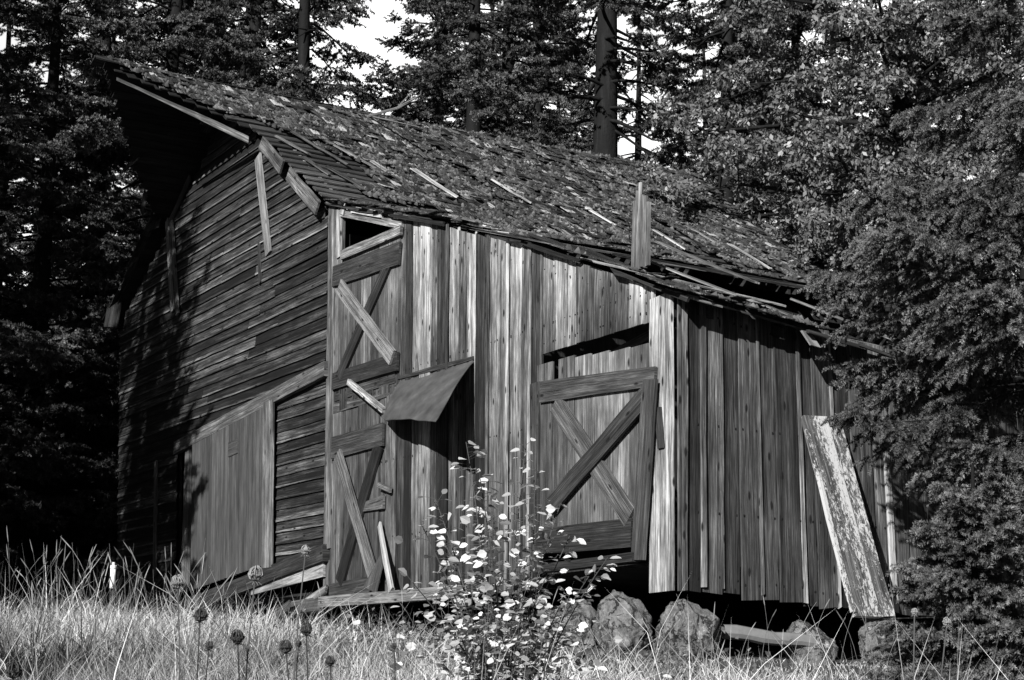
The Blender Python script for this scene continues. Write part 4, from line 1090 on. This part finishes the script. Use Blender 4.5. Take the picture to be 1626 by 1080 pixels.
for px, py, s, rad, pale, lab in (
    (405, 912, 4.6, .021, 1, 'pale round wild carrot seed head in front of the sliding door'),
    (283, 925, 4.9, .020, 1, 'pale wild carrot seed head left of the sliding door frame'),
    (485, 874, 5.2, .015, 1, 'small pale seed head beside the corner board'),
    (318, 978, 4.4, .018, 0, 'dull wild carrot head below the door gap'),
    (378, 1012, 4.5, .019, 0, 'dark wild carrot head under the big pale one'),
    (332, 1026, 4.5, .011, 0, 'small dark seed head low on the left of its group'),
    (487, 1000, 4.6, .017, 0, 'dark seed head on a straight stalk below the corner board'),
    (455, 1028, 4.6, .018, 0, 'dark fuzzy seed head in bright grass, left of a tiny bud'),
    (474, 1022, 4.8, .008, 0, 'tiny dark seed bud between two dark heads'),
    (525, 1050, 4.8, .014, 0, 'dark seed head lying lowest in the bright grass'),
    (626, 1026, 5.2, .008, 0, 'tiny dark seed head alone in the middle of bright grass'),
    (22, 1066, 4.4, .022, 0, 'grey curled seed head in the bottom left corner'),
    (1503, 988, 5.0, .013, 1, 'pale round seed head in front of the dark young spruce'),
    (1452, 972, 5.0, .010, 1, 'small pale seed head left of another before the spruce'),
    (868, 1010, 5.2, .008, 0, 'tiny dark seed head beside the pale shrub')):
    seed_plant(px, py, s, rad, pale, lab, G1)

# ---- stones, log, planks, post, blocks
def rock(name, c, sx, sy, sz, seed, label, group=None, cut=None):
    r = np.random.default_rng(seed); import bmesh
    bm = bmesh.new(); bmesh.ops.create_icosphere(bm, subdivisions=5, radius=1.0)
    ph = r.uniform(0, 9, 9); nn = [unit(r.normal(size=(1, 3)))[0] for _ in range(12)]; dd = r.uniform(.6, .9, 12)
    for v in bm.verts:
        p = np.array(v.co)
        for n_, d_ in zip(nn, dd):            # flat broken faces
            e = p@n_
            if e > d_: p = p-n_*(e-d_)*.85
        p = p*(1+.05*math.sin(p[0]*5+ph[0])*math.sin(p[1]*4+ph[1])+.04*math.sin(p[2]*9+ph[2])*math.sin(p[0]*8+ph[3])+.02*math.sin(p[1]*17+ph[4]))
        f_ = lambda s_: vnoise(p[0]*s_+seed*3.1+p[2]*s_*.7, p[1]*s_+seed+p[2]*s_*.6)-.5
        p = p*(1+.22*f_(2.6)+.12*f_(6.5)+.06*f_(15))
        v.co = (p[0]*sx, p[1]*sy, p[2]*sz)
    me = bpy.data.meshes.new(name); bm.to_mesh(me); bm.free(); me.materials.append(M_STONE)
    a = me.attributes.new('tone', 'FLOAT', 'POINT'); a.data.foreach_set('value', [.5]*len(me.vertices))
    me.polygons.foreach_set('use_smooth', [True]*len(me.polygons))
    o = bpy.data.objects.new(name, me); COL.objects.link(o); o.location = tuple(c); tag(o, label, 'stone', group)
GS = 'foundation stones under the barn'
S_PLANK = 1
def on_ground(px, py, s, dz=0): p = at(px, py, s); p[2] = float(ground_z(p[0], p[1]))+dz; return p
rock('boulder', on_ground(1087, 990, 17.5, .20), .40, .36, .44, 3, 'big pale boulder under the corner post', GS)
rock('boulder', on_ground(1286, 1000, 18.1, .18), .33, .26, .30, 4, 'rough boulder in the dark gap under the side wall', GS)
rock('boulder', on_ground(985, 970, 18.5, .30), .42, .30, .40, 5, 'shaded boulder under the wide door', GS)
rock('boulder', on_ground(905, 965, 18.9, .28), .40, .3, .36, 6, 'low shaded boulder behind the shrub', GS)
rock('boulder', on_ground(1185, 1045, 15.6, .0), .16, .14, .08, 7, 'small flat stone in the grass in front of the log', GS)
rock('boulder', (1.05, 2.05, -.52), .30, .32, .26, 8, 'boulder half hidden by spruce that carries the leaning plank', GS)
def logobj():
    p, q = on_ground(1148, 1000, 17.7, .27), on_ground(1292, 1015, 17.9, .24); d = q-p
    V, Fc = tubes([([p+d*t+np.array([0, 0, .01*math.sin(t*9)]) for t in np.linspace(0, 1, 8)], [.075, .08, .075, .08, .07, .075, .07, .065], 10)])
    c = (p+q)/2; o = mesh_obj('log', V, Fc, M_STEM, None, tone=np.full(len(V), .7), loc=c, smooth=False); tag(o, 'weathered log lying between two boulders', 'log')
logobj()
def plank_thing(name, p, q, wid, nrm, thk, mat, label, cat, tone=.6, group=None, extra=None, w1=None):
    mb = MB(); p = np.array(p); q = np.array(q); d = q-p; d = d/np.linalg.norm(d); nrm = np.array(nrm, float); nrm = nrm-d*(nrm@d); nrm /= np.linalg.norm(nrm)
    mb.board(p, q, np.cross(nrm, d), wid, nrm, thk, tone, wob=.008, endj=.03, w1=w1)
    if extra: extra(mb, p, q, d, nrm, np.cross(nrm, d))
    V = np.array(mb.v); o = mesh_obj(name, V, mb.f, mat, None, uv=np.array(mb.uv), tone=np.array(mb.t), loc=tuple(p)); tag(o, label, cat, group); return o
gz = float(ground_z(1.1, 2.0))
def ex(mb, p, q, d, n, w):
    mb.board(p+w*(-.28)+n*.002, q+w*(-.27)-d*.13, w, .20, n, .05, .5, wob=.012, endj=.05)
    mb.board(p+w*.20+n*.03, p+w*.185+n*.03+(q-p)*.93, w, .06, n, .045, .9, wob=.010, endj=.06, w1=.03)
plank_thing('leaning_plank', (1.02, 1.88, -.27), (.29, 1.80, 1.97), .36, (1, 0, .35), .06, M_PEEL, 'wide plank with peeling white paint leaning on the side wall', 'plank', .6, None, ex)
(x0, z0), (x1, z1) = F(623, 938, -.25), F(602, 833, -.12)
plank_thing('leaning_stick', (x0, -.25, z0), (x1, -.10, z1), .13, (0, -1, 0), .03, M_PALE, 'narrow pale board leaning on the small door', 'board', .7, None, None, .08)
(x0, z0), (x1, z1) = F(588, 938, -.22), F(606, 880, -.14)
plank_thing('scrap_board', (x0, -.22, z0), (x1, -.11, z1), .42, (0, -1, 0), .02, M_DOOR, 'short dark scrap of board behind the narrow leaning board', 'board', .45, None, None, .12)
for (a, b, w, t, lab) in (((455, 968), (512, 960), .24, .5, 'broken plank end under the corner board, facing the grass'), ((487, 958), (520, 936), .14, .7, 'thin tilted plank poking out under the barn corner'), ((430, 985), (462, 962), .2, .45, 'lowest scrap plank beside the dark gap under the barn')):
    p, q = at(a[0], a[1], 25.6), at(b[0], b[1], 25.3)
    plank_thing('scrap_plank', p, q, w, (.3, -.9, .5), .04, M_DOOR, lab, 'plank', t, 'scrap planks under the barn corner')
# white marker on a thin stake
b = on_ground(181, 990, 22); root = empty('marker_post', b, 'white capped plastic marker tube on a thin stake left of the barn', 'post')
t0, t1 = at(178, 934, 22), at(180, 902, 22)
V, Fc = tubes([([b+np.array([0, 0, -.1]), t0+np.array([0, 0, .1])], [.008, .008], 6)]); mesh_obj('stake', V, Fc, M_STEM, root, tone=np.full(len(V), .5))
V, Fc = tubes([([t0, t0+(t1-t0)*.02, t1], [.03, .036, .036], 14)]); mesh_obj('tube', V, Fc, M_WHITE, root, tone=np.full(len(V), .6), smooth=True)
V, Fc = tubes([([t1, t1+(t1-t0)*.13], [.043, .043], 14), ([t1+(t1-t0)*.13, t1+(t1-t0)*.28], [.018, .018], 10)]); mesh_obj('cap', V, Fc, M_WHITE, root, tone=np.full(len(V), .75), smooth=False)
for k, (px, lab) in enumerate(((43, 'pale square block at the left end of the row'), (80, 'second pale block from the left in the shade'), (100, 'middle pale block with a neighbour close on each side'), (121, 'brightest pale block of the row beside the stalks'), (139, 'pale block at the right end of the row'))):
    c = at(px, 990, 29); c[2] = float(ground_z(c[0], c[1]))
    mb = MB(); mb.board(c+np.array([0, 0, -.1]), c+np.array([0, 0, .52+.03*(k % 2)]), HR.tolist()+[0], .20 if px > 50 else .26, (-HF).tolist()+[0], .12, .5, wob=.01, endj=.02)
    o = mesh_obj('pale_block', np.array(mb.v), mb.f, M_BLOCK, None, tone=np.full(len(mb.v), .6 if px == 121 else .45), loc=tuple(c)); tag(o, lab, 'block', 'row of pale blocks left of the barn')
# dead branch lying on the ridge
def deadbranch():
    p = [right_pt(RX+.25, 2.7)+np.array([0, 0, .1]), at(630, 172, 31.2), at(655, 158, 31.3), at(668, 150, 31.4)]
    L = [(p, [.03, .026, .018, .008], 5), ([p[1], at(650, 150, 31.5), at(660, 140, 31.6)], [.02, .012, .005], 4), ([p[0], right_pt(RX+.4, 3.8)+np.array([0, 0, .12])], [.02, .008], 4)]
    V, Fc = tubes(L); o = mesh_obj('dead_branch', V, Fc, M_STEM, None, tone=np.full(len(V), .75), loc=tuple(p[0])); tag(o, 'bare dead branch lying across the barn ridge', 'branch')
deadbranch()

# ================================================================== light, sky, camera
SUN_AZ, SUN_EL = math.radians(35), math.radians(24)        # azimuth from -Y towards +X
sd = Vector((math.sin(SUN_AZ)*math.cos(SUN_EL), -math.cos(SUN_AZ)*math.cos(SUN_EL), math.sin(SUN_EL)))
sl = bpy.data.lights.new('sun', 'SUN'); sl.energy = 5.0; sl.angle = math.radians(.5); sl.color = (1, .995, .985)
so = bpy.data.objects.new('sun', sl); COL.objects.link(so); so.location = sd*60
so.rotation_euler = sd.to_track_quat('Z', 'Y').to_euler()
wd = bpy.data.worlds.new('World'); S.world = wd; wd.use_nodes = True; nt = wd.node_tree
for n in list(nt.nodes): nt.nodes.remove(n)
out = nt.nodes.new('ShaderNodeOutputWorld'); bg = nt.nodes.new('ShaderNodeBackground')
sky = nt.nodes.new('ShaderNodeTexSky'); sky.sky_type = 'NISHITA'; sky.sun_disc = False
sky.dust_density = 0.0; sky.air_density = .5; sky.sun_elevation = SUN_EL; sky.sun_rotation = math.atan2(sd.x, sd.y)
bw = nt.nodes.new('ShaderNodeSeparateColor'); nt.links.new(sky.outputs[0], bw.inputs[0])     # black and white film behind a red filter
tc = nt.nodes.new('ShaderNodeTexCoord').outputs['Generated']
# added bright patch of sky behind the wood, turning its gaps white
dp = nt.nodes.new('ShaderNodeVectorMath'); dp.operation = 'DOT_PRODUCT'; nt.links.new(tc, dp.inputs[0])
cd_ = Vector((-.82, .47, .32)).normalized(); dp.inputs[1].default_value = cd_
cl = noise(nt, tc, (3.2, 3.2, 6), 5, .55)
msk = mth(nt, 'ADD', mth(nt, 'MULTIPLY', mth(nt, 'SUBTRACT', dp.outputs['Value'], .84), 6.0), mth(nt, 'MULTIPLY', mth(nt, 'SUBTRACT', cl, .5), 1.2), clamp=True)
k = mth(nt, 'ADD', bw.outputs[0], mth(nt, 'MULTIPLY', msk, 20.0))
nt.links.new(k, bg.inputs['Color']); bg.inputs['Strength'].default_value = .05
nt.links.new(bg.outputs[0], out.inputs[0])

cam = bpy.data.cameras.new('camera'); co = bpy.data.objects.new('camera', cam); COL.objects.link(co)
cam.sensor_width = 36.0; cam.sensor_fit = 'HORIZONTAL'; cam.lens = FPX/1626*36; cam.clip_start = .1; cam.clip_end = 2000
from mathutils import Matrix
M = Matrix(((RT[0], UP[0], -FW[0], CAM[0]), (RT[1], UP[1], -FW[1], CAM[1]), (RT[2], UP[2], -FW[2], CAM[2]), (0, 0, 0, 1)))
co.matrix_world = M
S.camera = co
S.view_settings.view_transform = 'Standard'; S.view_settings.look = 'None'; S.view_settings.exposure = .7; S.view_settings.gamma = 1
S.cycles.max_bounces = 6; S.cycles.diffuse_bounces = 2; S.cycles.transparent_max_bounces = 4
